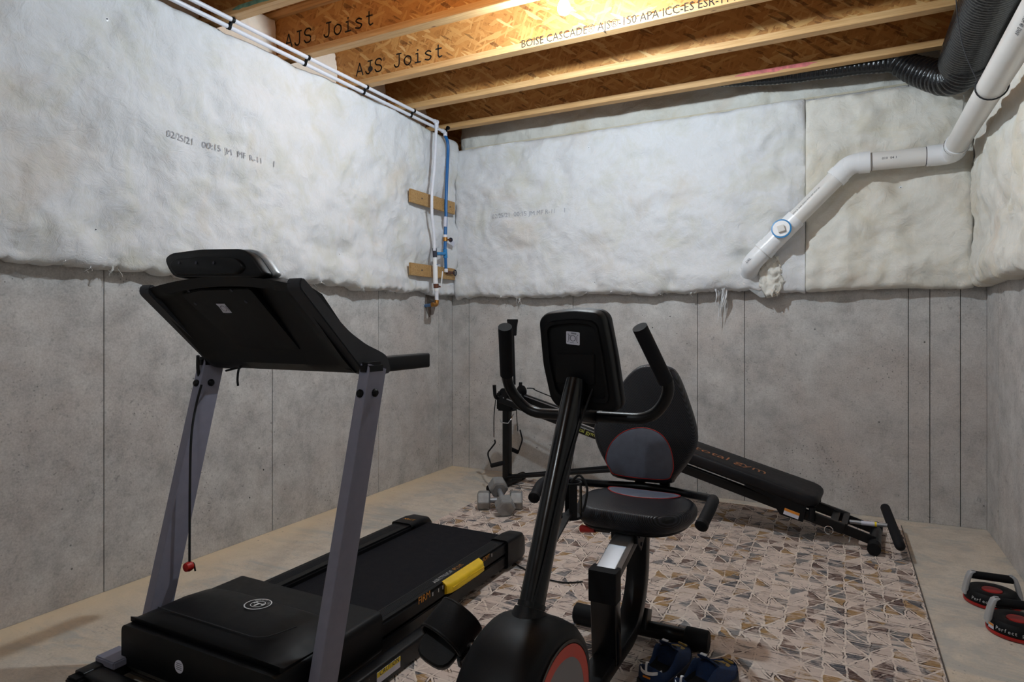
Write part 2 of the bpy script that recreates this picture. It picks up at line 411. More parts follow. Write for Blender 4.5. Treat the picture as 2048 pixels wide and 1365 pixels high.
def text(name, txt, mat, parent, M, width=None, size=.05, align='LEFT', depth=.0006, warp=None, sy=1.0):
    """flat print: letters as thin geometry; M maps text x,y,normal to the world"""
    cu = bpy.data.curves.new(name, 'FONT'); cu.body = txt; cu.size = size; cu.align_x = align; cu.align_y = 'BOTTOM_BASELINE'; cu.resolution_u = 2
    o = bpy.data.objects.new('tmp_text', cu); COL.objects.link(o)
    dg = bpy.context.evaluated_depsgraph_get(); me = bpy.data.meshes.new_from_object(o.evaluated_get(dg))
    bpy.data.objects.remove(o); bpy.data.curves.remove(cu)
    xs = [v.co.x for v in me.vertices]; sc = 1.0
    if width: sc = width / (max(xs) - min(xs))
    off = WL.get(parent.name, V())
    for v in me.vertices:
        p = M @ V((v.co.x * sc, v.co.y * sc * sy, depth))
        if warp: p = warp(p)
        v.co = p - off
    me.name = name; me.materials.clear(); me.materials.append(MAT[mat])
    ob = bpy.data.objects.new(name, me); COL.objects.link(ob); ob.parent = parent; WL[ob.name] = off
    return ob
def frame(o, x, y):
    x = V(x).normalized(); z = x.cross(V(y)).normalized(); y = z.cross(x)
    return Matrix(((x.x, y.x, z.x, o[0]), (x.y, y.y, z.y, o[1]), (x.z, y.z, z.z, o[2]), (0, 0, 0, 1)))
def fr(p, oct=4, H=.9): return noise.fractal(V(p), H, 2.0, oct)

# ================================================================== ROOM SHELL
XL, XR, YB, YF = -2.886, .748, 4.50, -1.9
ZW, ZJ = 2.715, 2.735            # top of concrete, underside of joists
FL = MB().box(XL - .24, XR + .24, YF - .2, YB + .24, -.15, 0).build('floor', 'slab', smooth=0); struct(FL, 'bare concrete basement slab', 'floor')
CE = MB().box(XL - .24, XR + .24, YF - .2, YB + .24, 3.038, 3.06).build('ceiling', 'osb', smooth=0); struct(CE, 'strand board subfloor above the joists', 'ceiling')
def wall(name, label, axis, pos, side, lo, hi, seams, ZW=ZW):
    """concrete wall: core slab with cast form panels standing 8 mm proud, recessed joints between"""
    t = .22; m = MB()
    bx = (lambda a0, a1, d0, d1, z0, z1, mm: mm.box(pos + min(side * d0, side * d1), pos + max(side * d0, side * d1), a0, a1, z0, z1)) if axis == 'x' else \
         (lambda a0, a1, d0, d1, z0, z1, mm: mm.box(a0, a1, pos + min(side * d0, side * d1), pos + max(side * d0, side * d1), z0, z1))
    bx(lo, hi, .008, t, 0, ZW, m)
    o = struct(m.build(name, 'joint', smooth=0), label, 'wall')
    ed = [lo] + sorted(seams) + [hi]
    for i in range(len(ed) - 1):
        g0 = .0018 if i else 0; g1_ = .0018 if i < len(ed) - 2 else 0
        pm = MB(); bx(ed[i] + g0, ed[i + 1] - g1_, 0, .012, 0, ZW, pm)
        pm.build('form_panel', 'concrete', o, smooth=0, bevel=.0015)
    return o
sl = [P(x, 800, X=XL).y for x in (208, 545, 757)]
sl = sl + [sl[0] - .62 * k for k in range(1, 6)] + [4.30]
WLf = wall('wall_left', 'poured concrete wall left of the treadmill', 'x', XL, -1, YF, YB, [y for y in sl if YF + .1 < y < YB - .02])
sb = [P(x, 800, Y=YB).x for x in (938, 1146, 1395, 1489, 1817, 1860, 1921)]
WBk = wall('wall_back', 'poured concrete wall behind the exercise machines', 'y', YB, 1, XL, XR, sb, 2.625)
WRt = wall('wall_right', 'poured concrete wall beside the push-up grips', 'x', XR, 1, YF, YB, [4.2, 3.6, 3.0, 2.4, 1.8, 1.2, .6, 0, -.6, -1.2])
WFr = wall('wall_front', 'poured concrete wall opposite the machines', 'y', YF, -1, XL, XR, [-2.2, -1.6, -1.0, -.4, .2])
# rim boards on top of the walls
for nm, a in (('trim_1', (XL - .24, XL - .215, YF - .2, YB + .24)), ('trim_2', (XL - .215, XR + .215, YB + .2, YB + .24)), ('trim_3', (XR + .2, XR + .24, YF - .2, YB + .2)), ('trim_4', (XL - .215, XR + .2, YF - .2, YF - .17))):
    struct(MB().box(*a, 2.625 if nm == 'trim_2' else ZW, 3.038).build(nm, 'osb', smooth=0), 'strand board rim closing the joist ends', 'trim')
for nm, a in (('trim_5', (XL - .215, XL - .06, YF - .17, YB + .2)), ('trim_6', (XR + .06, XR + .2, YF - .17, YB + .2))):
    struct(MB().box(*a, ZW, ZJ).build(nm, 'pine', smooth=0), 'pine sill plate on the concrete wall', 'trim')

# ---- damp patch round the water inlet on the left wall
# ---- joists
JY = [4.275 - .513 * k for k in range(12)]
JX0, JX1 = XL - .21, XR + .19
jlab = {0: 'wooden I-joist closest to the back wall, pink paint on its lower flange', 1: 'wooden I-joist crossed by a long shadow edge, second from the back wall',
        2: 'wooden I-joist stamped on its web and with a printed line on its lower flange',
        3: 'wooden I-joist with the light bulb fixed under it', 4: 'wooden I-joist with green paint on its lower flange'}
joists = []
for k, y in enumerate(JY):
    if y < YF: break
    lab = jlab.get(k, 'plain wooden I-joist in the ceiling on the near side of the bulb')
    j = thing('ceiling_joist', lab, 'joist', (0, y, ZJ), 'ceiling joists')
    MB().box(JX0, JX1, y - .0055, y + .0055, ZJ + .034, 3.038 - .034).build('web', 'osb', j, smooth=0)
    MB().box(JX0, JX1, y - .032, y + .032, ZJ, ZJ + .038).build('lower_flange', 'pine', j, smooth=0, bevel=.002)
    MB().box(JX0, JX1, y - .032, y + .032, 3.0, 3.038).build('upper_flange', 'pine', j, smooth=0, bevel=.002)
    joists.append(j)
GL_ = {'A': [[(.05, 0), (.5, 1.3), (.95, 0)], [(.22, .45), (.78, .45)]], 'J': [[(.35, 1.3), (.95, 1.3)], [(.68, 1.3), (.68, .3), (.5, .02), (.22, .05), (.06, .3)]],
       'S': [[(.92, 1.05), (.72, 1.28), (.3, 1.28), (.1, 1.0), (.25, .74), (.72, .6), (.92, .32), (.72, .02), (.28, .02), (.06, .28)]],
       'o': [[(.5, .9), (.15, .7), (.1, .3), (.35, 0), (.65, 0), (.9, .3), (.85, .7), (.5, .9)]], 'i': [[(.25, .88), (.5, .88), (.5, 0)], [(.15, 0), (.85, 0)], [(.5, 1.15), (.5, 1.28)]],
       's': [[(.85, .75), (.5, .9), (.18, .72), (.45, .5), (.85, .28), (.6, 0), (.12, .12)]], 't': [[(.45, 1.25), (.45, .2), (.6, 0), (.9, .1)], [(.15, .86), (.85, .86)]]}
def web_text(j, y, pxa, pxb, t):
    """typewriter-like stencil letters drawn as flat strokes"""
    a, b = P(*pxa, Y=y - .0060), P(*pxb, Y=y - .0060); adv = (b.x - a.x) / 9.0; wd = adv * .80; x = a.x
    for ch in t:
        if ch == ' ': x += adv; continue
        m = MB()
        for ln in GL_[ch]:
            pts = [V((x + u_ * wd, 0, a.z + v_ * wd)) for u_, v_ in ln]
            if len(pts) > 4: pts = spline(pts, 4)
            for p0, p1 in zip(pts, pts[1:]):
                d = (p1 - p0).normalized(); sd = V((-d.z, 0, d.x)) * wd * .075; e = d * wd * .03
                q = [p0 - e + sd, p1 + e + sd, p1 + e - sd, p0 - e - sd]
                m.add([V((v.x, y - .0062, v.z)) for v in q], [(0, 1, 2, 3)])
        o = m.build('stamp_letter', 'stencil_black', j, smooth=0); o['kind'] = 'stuff'
        x += adv
    text('stamp_mark', '®', 'stencil', j, frame(V((a.x + adv * 2.85, y - .006, a.z + wd * .95)), (1, 0, 0), (0, 0, 1)), width=adv * .3)
web_text(joists[3], JY[3], (570, 97), (752, 60), 'AJS Joist')
web_text(joists[2], JY[2], (712, 153), (890, 112), 'AJS Joist')
a, b = P(1042, 102, Y=JY[2] - .0322), P(1560, 4, Y=JY[2] - .0322); a.z = ZJ + .008
text('stamp', 'BOISE CASCADE® AJS®-150 APA ICC-ES ESR-1144 CCMC', 'stencil_black', joists[2], frame(a, (1, 0, 0), (0, 0, 1)), width=b.x - a.x, sy=1.15)['kind'] = 'stuff'
# knock-out discs in the stamped webs
for j, y, px in ((joists[3], JY[3], (627, 76)), (joists[2], JY[2], (741, 138))):
    c = P(*px, Y=y - .006)
    MB().lathe([(.0185, 0), (.0185, .002)], c - V((0, .0016, 0)), (0, 1, 0), 20).build('knockout', 'pine' if j is joists[3] else 'stencil_black', j)
def paint(j, y, p0, p1, mat, seed):
    """irregular streak of marking paint on the front of a lower flange"""
    x0, x1 = P(*p0, Y=y - .032).x, P(*p1, Y=y - .032).x; m = MB(); n = 30; rings = []
    for i in range(n + 1):
        t = i / n; x = x0 + (x1 - x0) * t; e = min(1, t * 8, (1 - t) * 8)
        za = ZJ + .022 - .008 * e + .006 * fr((x * 12, seed, 0)); zb = ZJ + .026 + .011 * e
        rings.append((x, za, max(za + .002, min(zb, ZJ + .0375))))
    vs = []; fs = []
    for x, za, zb in rings: vs += [(x, y - .0324, za), (x, y - .0324, zb)]
    for i in range(n): fs.append((2 * i, 2 * i + 2, 2 * i + 3, 2 * i + 1))
    m.add(vs, fs).build('paint_mark', mat, j, smooth=0)
paint(joists[0], JY[0], (1470, 160), (1635, 135), 'paint_pink', 3)
paint(joists[4], JY[4], (465, 25), (560, 5), 'paint_teal', 8)

# ================================================================== FIBREGLASS
def blanket(name, label, mat, axis, pos, side, a0, a1, z0, z1, thick, seed, pins=(), rag=.018, res=.016, dips=(), topfade=0.0, grp='insulation blankets on the walls', bulge=.028):
    """fluffy quilt hung on a wall: back on the wall, rounded puffed front, ragged lower edge. side points into the room"""
    na = max(8, int((a1 - a0) / res)); nz = max(6, int((z1 - z0) / res))
    def disp(a, z):
        f = bulge * fr((a * 1.3, z * 1.6, seed), 3) + .024 * fr((a * 5 + .3 * fr((a * 3, z * 3, seed)), z * 5, seed + 9), 4) + .0035 * fr((a * 20, z * 20, seed + 4), 2)
        f += .024 * math.exp(-((z - z0 - .10) / .09) ** 2) * (1 + 1.2 * fr((a * 3, 1, seed)))
        for pa, pz, dp, rr in pins:
            q = ((a - pa) ** 2 + (z - pz) ** 2) / rr ** 2
            if q < 6: f -= dp * math.exp(-q)
        t = thick - topfade * max(0, (z - (z1 - .6)) / .6)
        return max(.012, t + f)
    def bot(a): return z0 + rag * fr((a * 2.2, seed, 3), 3) + rag * .45 * fr((a * 14, seed, 6), 3) + rag * .25 * fr((a * 60, seed, 1), 2)
    def at(a, d, z): return V((pos + side * (d + .0025), a, z)) if axis == 'x' else V((a, pos + side * (d + .0025), z))
    rows = []
    prof = [(0.0, 0.0), (.35, -.05), (.7, -.03), (.9, .12), (1.0, .4)]
    for i in range(na + 1):
        a = a0 + (a1 - a0) * i / na; b = bot(a); r = []
        ee = min(1.0, .90 + min(i, na - i) * res / .3)
        for q, zz in prof:
            z = b + zz * .05; r.append(at(a, disp(a, z) * q * ee, z))
        for k in range(1, nz):
            z = b + .02 + (z1 - b - .04) * k / nz; r.append(at(a, disp(a, z) * ee, z))
        for q, zz in ((.9, .012), (.5, .002), (0, 0)):
            r.append(at(a, disp(a, z1) * q * ee, z1 - zz))
        rows.append(r)
    n = len(rows[0]); m = MB(); vs = [p for r in rows for p in r]; fs = []
    for i in range(na):
        for j in range(n - 1): fs.append((i * n + j, (i + 1) * n + j, (i + 1) * n + j + 1, i * n + j + 1))
    # ends and back
    fs.append(tuple(range(n))); fs.append(tuple(reversed(range(na * n, na * n + n))))
    m.add(vs, fs)
    o = m.build(name, mat, smooth=80)
    tag(o, label, 'insulation', grp)
    return o, disp, bot
def wisps(o, axis, pos, side, disp, bot, spots, mat='fibre_white', seed=1):
    """loose torn fibres hanging from a lower edge"""
    rn = random.Random(seed)
    for a, ln, wd, lean in spots:
        m = MB()
        for s in range(5):
            aa = a + rn.uniform(-.5, .5) * wd * 2; l = ln * rn.uniform(.45, 1); z = bot(aa) + .02; d = disp(aa, z) * rn.uniform(.55, .9)
            pts = []
            for q in range(7):
                t = q / 6; x = aa + lean * t * l + .012 * math.sin(t * 5 + s) * t; dd = d + .02 * t * math.sin(s + t * 3)
                pts.append(V((pos + side * dd, x, z - l * t)) if axis == 'x' else V((x, pos + side * dd, z - l * t)))
            w0 = wd * rn.uniform(.25, .6)
            m.tube(spline(pts, 2), .004, 6, rf=lambda t, w0=w0: max(.0006, w0 * .5 * (1 - t) ** .8 * (1 + .4 * math.sin(t * 17))))
        m.build('loose_fibre', mat, o, smooth=80)
def pinheads(o, axis, pos, side, disp, pts):
    for a, z in pts:
        d = disp(a, z) + .001
        p = V((pos + side * d, a, z)) if axis == 'x' else V((a, pos + side * d, z)); ax = (side, 0, 0) if axis == 'x' else (0, side, 0)
        MB().lathe([(.009, 0), (.009, .002), (.004, .003)], p, ax, 14).build('fixing_washer', 'pvc_fitting', o)
        MB().lathe([(.0028, .002), (.0028, .005)], p, ax, 8).build('nail_head', 'ink', o)
def stamp(o, axis, pos, side, disp, a, z, width, txt, dirn):
    if axis == 'x':
        M = frame((pos, a, z), (0, dirn, 0), (0, 0, 1)); wf = lambda p: V((pos + side * (disp(p.y, p.z) + .0065), p.y, p.z))
    else:
        M = frame((a, pos, z), (dirn, 0, 0), (0, 0, 1)); wf = lambda p: V((p.x, pos + side * (disp(p.x, p.z) + .0065), p.z))
    text('printed_code', txt, 'ink_soft', o, M, width=width, sy=1.0, warp=wf)['kind'] = 'stuff'

TH = .088
FX = XL + TH; FY = YB - TH
pl = [P(205, 458, X=FX), P(222, 35, X=FX), P(687, 508, X=FX), P(205, 400, X=FX), P(826, 354, X=FX)]
bl_l, dl, btl = blanket('insulation_blanket', 'white fibreglass blanket on the left wall above the treadmill', 'fibre_white', 'x', XL, 1, YF + .02, YB - .01, 1.425, 2.70, TH, 2.0,
    [(p.y, p.z, .05 if i in (0, 2) else .02, .075) for i, p in enumerate(pl)] + [(3.85 + .11 * k, z_, .030, .13) for k in range(6) for z_ in (2.10, 1.56)] + [(4.16, 2.4 - .2 * k, .018, .14) for k in range(6)], rag=.036)
pinheads(bl_l, 'x', XL, 1, dl, [(p.y, p.z) for p in pl[:3]])
a, b = P(326, 268, X=FX), P(545, 325, X=FX)
stamp(bl_l, 'x', XL, 1, dl, a.y, (a.z + b.z) / 2 - .02, b.y - a.y, '02/25/21   00:15  JM  MF  R-11     1', 1)
wisps(bl_l, 'x', XL, 1, dl, btl, [(P(235, 540, X=FX).y, .075, .022, .1), (P(185, 535, X=FX).y, .05, .006, -.4), (P(725, 580, X=FX).y, .07, .01, .1), (P(780, 585, X=FX).y, .05, .008, .5), (P(130, 530, X=FX).y, .03, .01, .2), (P(640, 575, X=FX).y, .04, .02, .3), (P(600, 570, X=FX).y, .03, .03, -.2)], seed=4)
xs = P(1605, 400, Y=FY).x
pb = [P(1177, 295, Y=FY), P(1190, 565, Y=FY), P(1345, 562, Y=FY)]
drn = [P(1905, 300, Y=FY), P(1860, 318, Y=FY), P(1805, 324, Y=FY), P(1750, 329, Y=FY), P(1700, 335, Y=FY), P(1660, 374, Y=FY), P(1620, 413, Y=FY), P(1580, 452, Y=FY), P(1540, 491, Y=FY)]
drn = [(p.x, p.z, .03, .10) for p in drn]
bl_b, db, btb = blanket('insulation_blanket', 'white fibreglass blanket on the back wall with a printed code', 'fibre_white', 'y', YB, -1, XL + .088, xs + .0145, 1.40, 2.615, TH, 6.0,
    [(p.x, p.z, .025, .05) for p in pb] + [(P(1490, 515, Y=FY).x, P(1490, 515, Y=FY).z, .06, .06)] + drn, rag=.03)
pinheads(bl_b, 'y', YB, -1, db, [(p.x, p.z) for p in pb[:2]])
a, b = P(985, 437, Y=FY), P(1130, 424, Y=FY)
stamp(bl_b, 'y', YB, -1, db, a.x, a.z - .004, b.x - a.x, '02/25/21  00:15 JM MF R-11    1', 1)
bx_ = lambda px: P(px, 590, Y=FY).x
wisps(bl_b, 'y', YB, -1, db, btb, [(bx_(1037), .10, .014, .0), (bx_(1126), .05, .006, .05), (bx_(1180), .05, .016, -.7), (bx_(1260), .04, .014, .2), (bx_(1448), .30, .03, -.12), (bx_(1440), .14, .03, .1), (bx_(1005), .03, .03, .2), (bx_(1220), .03, .03, -.2), (bx_(1320), .04, .04, .3), (bx_(1390), .05, .03, -.2)], seed=9)
pr = [P(1803, 372, Y=FY)]
bl_c, dc, btc = blanket('insulation_blanket', 'stained cream fibreglass blanket behind the white drain pipe', 'fibre_cream', 'y', YB, -1, xs + .0175, XR - .075, 1.395, 2.60, TH + .004, 11.0,
    [(pr[0].x, pr[0].z, .04, .07), (P(1720, 410, Y=FY).x, P(1720, 410, Y=FY).z, .03, .06), (P(1760, 480, Y=FY).x, P(1760, 480, Y=FY).z, .03, .07)] + drn, rag=.010, bulge=.028)
pinheads(bl_c, 'y', YB, -1, dc, [(p.x, p.z) for p in pr])
bl_r, dr, btr = blanket('insulation_blanket', 'cream fibreglass blanket on the right wall', 'fibre_cream', 'x', XR, -1, YF + .02, YB - TH - .018, 1.40, 2.62, TH + .004, 17.0, rag=.012, topfade=.072)
wisps(bl_r, 'x', XR, -1, dr, btr, [(4.3, .03, .012, .6), (4.1, .025, .01, -.4)], 'fibre_cream', 3)
# torn flap below the drain pipe
tx = P(1535, 560, Y=FY)
m = MB(); rings = []
for i in range(25):
    t = i / 24; wv = .075 * (.35 + .65 * math.sin(math.pi * min(1, .15 + t * .8)) ** .6) ; cx_ = tx.x + .005 + .02 * t; z = 1.62 - .25 * t
    rings.append([V((cx_ + wv * math.cos(q) * (1 + .25 * fr((math.cos(q) * 3, math.sin(q) * 3, t * 7))), YB - TH - .008 - .035 * math.sin(q) + .02 * fr((q * 2, t * 9, 7)), z + .03 * fr((math.cos(q) * 3, math.sin(q) * 3, 9 + t * 2)))) for q in [2 * math.pi * s_ / 40 for s_ in range(40)]])
tag(m.loft(rings).build('insulation_flap', 'fibre_cream', smooth=80), 'torn tuft of fibreglass hanging under the drain pipe end', 'insulation')
m = MB(); fa = P(1482, 545, Y=FY - .02); fb = P(1525, 595, Y=FY - .02)
m.loft([[V((fa.x + (fb.x - fa.x) * t + .035 * math.sin(t * 3) * s + .01 * s, YB - TH + .012 - .02 * t - .012 * math.sin(t * 6 + s), fa.z + (fb.z - fa.z) * t)) for s in (-1, -.3, .3, 1)] + [V((fa.x + (fb.x - fa.x) * t + .035 * math.sin(t * 3) * s + .01 * s, YB - TH + .015 - .02 * t - .012 * math.sin(t * 6 + s), fa.z + (fb.z - fa.z) * t)) for s in (1, .3, -.3, -1)] for t in [i / 8 for i in range(9)]])
tag(m.build('facing_scrap', 'facing', smooth=60), 'grey torn scrap of facing hanging beside the drain pipe end', 'scrap')
# strip above the back blanket and rim batts
o_, d_, b_ = blanket('rim_strip', 'shaded fibreglass strip above the blankets on the back wall', 'fibre_cream', 'y', YB + .197, -1, XL + .02, XR - .02, 2.632, 2.96, .075, 23.0, rag=.004, bulge=.015, grp='fibreglass at the rim')
tag(MB().box(XL + .12, XR - .10, YB + .004, YB + .09, 2.627, 2.640).build('gap_filler', 'fibre_dirty', smooth=0), 'greenish fibre showing in the slit above the back blankets', 'insulation')
for k in range(len(JY) - 1):
    y1, y0 = JY[k] - .012, JY[k + 1] + .012
    if y0 < 1.3: break
    m = MB(); n = 14; rings = []
    zb, zt = ZJ + .004, 2.995
    for i in range(n + 1):
        y = y0 + (y1 - y0) * i / n
        e = .8 + .2 * math.sin(math.pi * i / n)
        r = []
        for q in range(14):
            z = zb + (zt - zb) * q / 13
            r.append(V((XL - .115 + .02 * e * math.sin(math.pi * q / 13) + .012 * fr((y * 9, z * 9, k)) + .006 * fr((y * 40, z * 40, k)), y, z)))
        rings.append([V((XL - .205, y, zb))] + r + [V((XL - .205, y, zt))])
    tag(m.loft(rings).build('rim_batt', 'fibre_rim', smooth=80),
        ['pinkish rim batt tucked between the two joists closest to the back wall', 'pinkish rim batt tucked in the second joist bay from the back wall', 'pinkish rim batt between the two stamped joists', 'pinkish rim batt beside the green-marked joist', 'pinkish rim batt in a joist bay above the left wall', 'pinkish rim batt in a joist bay above the left wall'][min(k, 5)], 'insulation', 'rim batts over the left wall')

# ================================================================== LIGHT BULBS
def bulb(x, y, glow, label):
    t = thing('light_bulb', label, 'light bulb', (x, y, ZJ), 'ceiling bulbs')
    MB().lathe([(.055, 0), (.055, -.012), (.035, -.026), (.024, -.034)], (x, y, ZJ), (0, 0, 1), 28).build('lampholder', 'porcelain', t)
    MB().lathe([(.0135, -.030), (.0135, -.045)], (x, y, ZJ), (0, 0, 1), 16).build('screw_base', 'steel', t)
    MB().lathe([(.014, -.043), (.02, -.056), (.028, -.072), (.0305, -.086), (.0285, -.099), (.02, -.110), (.008, -.1155), (.001, -.116)], (x, y, ZJ), (0, 0, 1), 20).build('globe', glow, t)
bp = P(1128, 2, Y=JY[3])
bulb(bp.x, JY[3], 'bulb_glow', 'lit bare bulb in a porcelain holder under the joist')
bulb(-1.1, JY[9], 'bulb_glow_rear', 'second bare bulb in the other half of the basement ceiling')

# ================================================================== RUG
RX0, RX1, RY0, RY1 = -2.15, .315, 1.32, 4.36
rg = thing('area_rug', 'distressed geometric rug in cream, brown and slate under the machines', 'rug', ((RX0 + RX1) / 2, (RY0 + RY1) / 2, 0))
MB().box(RX0 + .004, RX1 - .004, RY0 + .004, RY1 - .004, .0005, .012).build('pile', 'rug_pattern', rg, smooth=0)
MB().tube(rounded([(RX0 + .003, RY0 + .003, .0055), (RX1 - .003, RY0 + .003, .0055), (RX1 - .003, RY1 - .003, .0055), (RX0 + .003, RY1 - .003, .0055), (RX0 + .003, RY0 + .003, .0055)], .02, 4), .0052, 8).build('edge_binding', 'rug_edge', rg)
RZ = .0128

# ================================================================== PIPES ON THE LEFT WALL
PXX = FX + .066
# upper run along the ceiling, then down
c1 = P(873, 264, X=PXX); c2 = P(897, 280, X=PXX)
t = thing('white_water_pipe', 'white plastic water pipe along the ceiling and down the left wall', 'pipe', (PXX, c1.y, 1.3))
zt = ZJ - .012
drop = [(PXX, c1.y, zt - .008)] + [P(x, y, X=PXX + .004) for x, y in ((869, 330), (864, 385), (864, 430), (868, 470), (869, 502))]
MB().tube(rounded([(PXX, YF + .1, zt), (PXX, c1.y, zt)], .02), .0112, 12).build('overhead_run', 'pex_white', t)
MB().tube([(PXX, c1.y - .03, zt), (PXX, c1.y + .012, zt)], .016, 14).build('elbow', 'pex_white', t)
MB().tube([(PXX, c1.y, zt + .012), (PXX, c1.y, zt - .045)], .016, 14).build('elbow', 'pex_white', t)
MB().tube(spline(drop, 6), .0115, 12).build('drop_pipe', 'pex_white', t)
ta, tb = P(869, 500, X=PXX), P(870, 515, X=PXX)
MB().tube([ta + V((0, 0, .012)), tb], .0165, 14).build('tee', 'ink', t)
q = [P(x, y, X=PXX) for x, y in ((870, 514), (870, 530), (871, 568))]
MB().tube([q[0], q[1]], .015, 14).build('adapter', 'pvc_fitting', t)
MB().tube([P(871, 529, X=PXX), P(871, 531.5, X=PXX)], .0168, 14).build('blue_ring', 'pex_blue', t)
MB().tube([q[1], q[2]], .0185, 14).build('lower_pipe', 'pvc_fitting', t)
va, vb = P(872, 568, X=PXX), P(872.5, 576, X=PXX)
MB().tube([va, vb], .021, 12).build('valve_body', 'copper_dark', t)
vm = (va + vb) / 2
h = MB().tube([vm, vm + V((.0, .055, -.004))], .007, 8).build('valve_stem', 'copper_dark', t)
MB().beam(vm + V((.012, .05, -.004)), vm + V((.016, .065, .115)), .012, .003, (1, 0, 0)).build('valve_lever', 'pvc_fitting', h)
la, lb = P(873, 576, X=PXX), P(873.5, 602, X=PXX)
MB().tube([la, la + (lb - la) * .25], .018, 14).build('collar', 'pvc_fitting', t)
MB().tube([la, lb], .0145, 14).build('outlet_pipe', 'pex_white', t)
ea = P(873.5, 601, X=PXX); eb = P(873, 610, X=PXX)
MB().tube(rounded([ea, eb, eb + V((-.002, -.055, 0))], .02), .0165, 14).build('brass_elbow', 'brass', t)
MB().tube([eb + V((-.006, -.045, 0)), P(851, 612, X=XL + .004)], .0125, 12).build('blue_stub', 'pex_blue', t)
# cold line (blue)
t2 = thing('blue_water_pipe', 'blue plastic water pipe dropping beside the corner of the back wall', 'pipe', (PXX - .02, c2.y, 1.5))
zt2, PX2 = ZJ - .040, FX + .036
MB().tube([(PX2, YF + .1, zt2), (PX2, c2.y, zt2)], .0112, 12).build('overhead_run', 'pex_white', t2)
MB().tube(rounded([(PX2, c2.y - .045, zt2), (PX2, c2.y, zt2), (PX2, c2.y, zt2 - .03)], .02), .016, 14).build('elbow', 'pex_white', t2)
B = [P(x, y, X=PX2) for x, y in ((896, 292), (894, 350), (892, 405), (892, 432), (891, 470))]
MB().tube(spline([(PX2, c2.y, zt2 - .028)] + B, 5), .0125, 12).build('drop_pipe', 'pex_blue', t2)
MB().tube([P(891, 434, X=PX2 + .001), P(890, 454, X=PX2 + .001)], .0134, 12).build('paper_label', 'sticker', t2)
MB().tube([P(890.5, 470, X=PX2), P(890.5, 475, X=PX2)], .0165, 12).build('collar', 'pex_white', t2)
va, vb = P(890.5, 475, X=PX2), P(890.5, 483, X=PX2)
vv = MB().tube([va, vb], .0185, 12).build('valve_body', 'brass', t2)
vm = (va + vb) / 2
MB().tube([vm, vm + V((.02, .045, 0))], .007, 8).build('valve_stem', 'copper_dark', vv)
MB().lathe([(.018, 0), (.018, .006)], vm + V((.02, .045, 0)), (0, 1, 0), 14).build('valve_knob', 'ink', vv)
MB().beam(vm + V((.015, .05, -.005)), vm + V((.0, .13, -.03)), .035, .0015, (1, 0, 0)).build('tag', 'sticker', t2)
MB().tube([vb, P(890, 499, X=PX2)], .0125, 12).build('mid_pipe', 'pex_blue', t2)
MB().tube([P(890, 499, X=PX2), P(891, 516, X=PX2)], .0165, 12).build('tee', 'blue_plastic', t2)
jn = P(890.5, 508, X=PX2); jw = (ta + tb) / 2
MB().tube([jw + (jn - jw) * .12, jn], .0135, 12).build('cross_link', 'blue_plastic', t2)
MB().tube([P(891, 516, X=PX2), P(892, 542, X=PX2)], .012, 12).build('lower_pipe', 'pex_blue', t2)
MB().tube([P(892, 538, X=PX2), P(892, 545, X=PX2)], .015, 12).build('collar', 'pex_white', t2)
# clips holding the two overhead runs
for k in range(0, 6):
    y = JY[k] - .01
    if k == 0: y = 4.2
    m = MB()
    m.tube([(PXX, y - .008, zt), (PXX, y + .008, zt)], .0145, 12); m.tube([(PX2, y - .008, zt2), (PX2, y + .008, zt2)], .0145, 12)
    m.beam((PXX, y, ZJ - .001), (PX2, y, zt2 - .014), .014, .012, (0, 1, 0))
    tag(m.build('pipe_clip', 'black_plastic'), ['black clip holding the overhead water pipes under the joist closest to the back wall', 'black clip holding the overhead water pipes under the second joist from the back wall', 'black clip holding the overhead pipes under the joist with the printed flange', 'black clip holding the overhead pipes under the joist with the bulb', 'black clip holding the overhead pipes under the green-marked joist', 'black clip holding the overhead pipes over the treadmill side'][k], 'pipe clip', 'pipe clips')
# wood blocking behind the drops
for (pa, pb_, hgt, lab, nm) in (((822, 376), (914, 407), .098, 'upper pine block screwed across the left wall behind the water pipes', 0), ((822, 528), (914, 536), .092, 'lower pine block behind the water pipes, with a hose bib', 1)):
    A, Bq = P(*pa, X=FX + .022), P(*pb_, X=FX + .022)
    z = (A.z + Bq.z) / 2
    b_ = thing('wood_block', lab, 'wood block', (FX, A.y, z - hgt), 'pine blocks on the left wall')
    MB().box(FX + .001, FX + .0195, A.y, min(Bq.y, YB - TH - .035), z - hgt, z).build('plank', 'pine_block', b_, bevel=.002)
    for yy in (A.y + .14, Bq.y - .10):
        MB().lathe([(.006, 0), (.006, .002)], (FX + .019, yy, z - hgt * .5), (1, 0, 0), 10).build('screw_head', 'ink', b_)
sp = P(905, 546, X=FX + .03)
t = thing('hose_bib', 'small dark brass tap on the lower pine block beside the corner', 'tap', (FX + .012, sp.y, sp.z))
a = P(892, 545, X=PX2)
MB().tube([a + V((0, .016, 0)), (PX2, sp.y, sp.z)], .011, 12).build('body', 'copper_dark', t)
MB().tube([(FX + .020, (a.y + sp.y) / 2, sp.z), (PX2, (a.y + sp.y) / 2, sp.z)], .012, 12).build('inlet', 'copper_dark', t)
m = MB(); hc = V((PX2 + .012, sp.y + .01, sp.z))
for k in range(10):
    q = 2 * math.pi * k / 10; q2 = 2 * math.pi * (k + 1) / 10
    m.tube([hc + V((0, .022 * math.cos(q), .022 * math.sin(q))), hc + V((0, .022 * math.cos(q2), .022 * math.sin(q2)))], .004, 6)
for k in range(4): m.tube([hc, hc + V((0, .022 * math.cos(k * 1.57), .022 * math.sin(k * 1.57)))], .003, 6)
m.build('hand_wheel', 'ink', t)
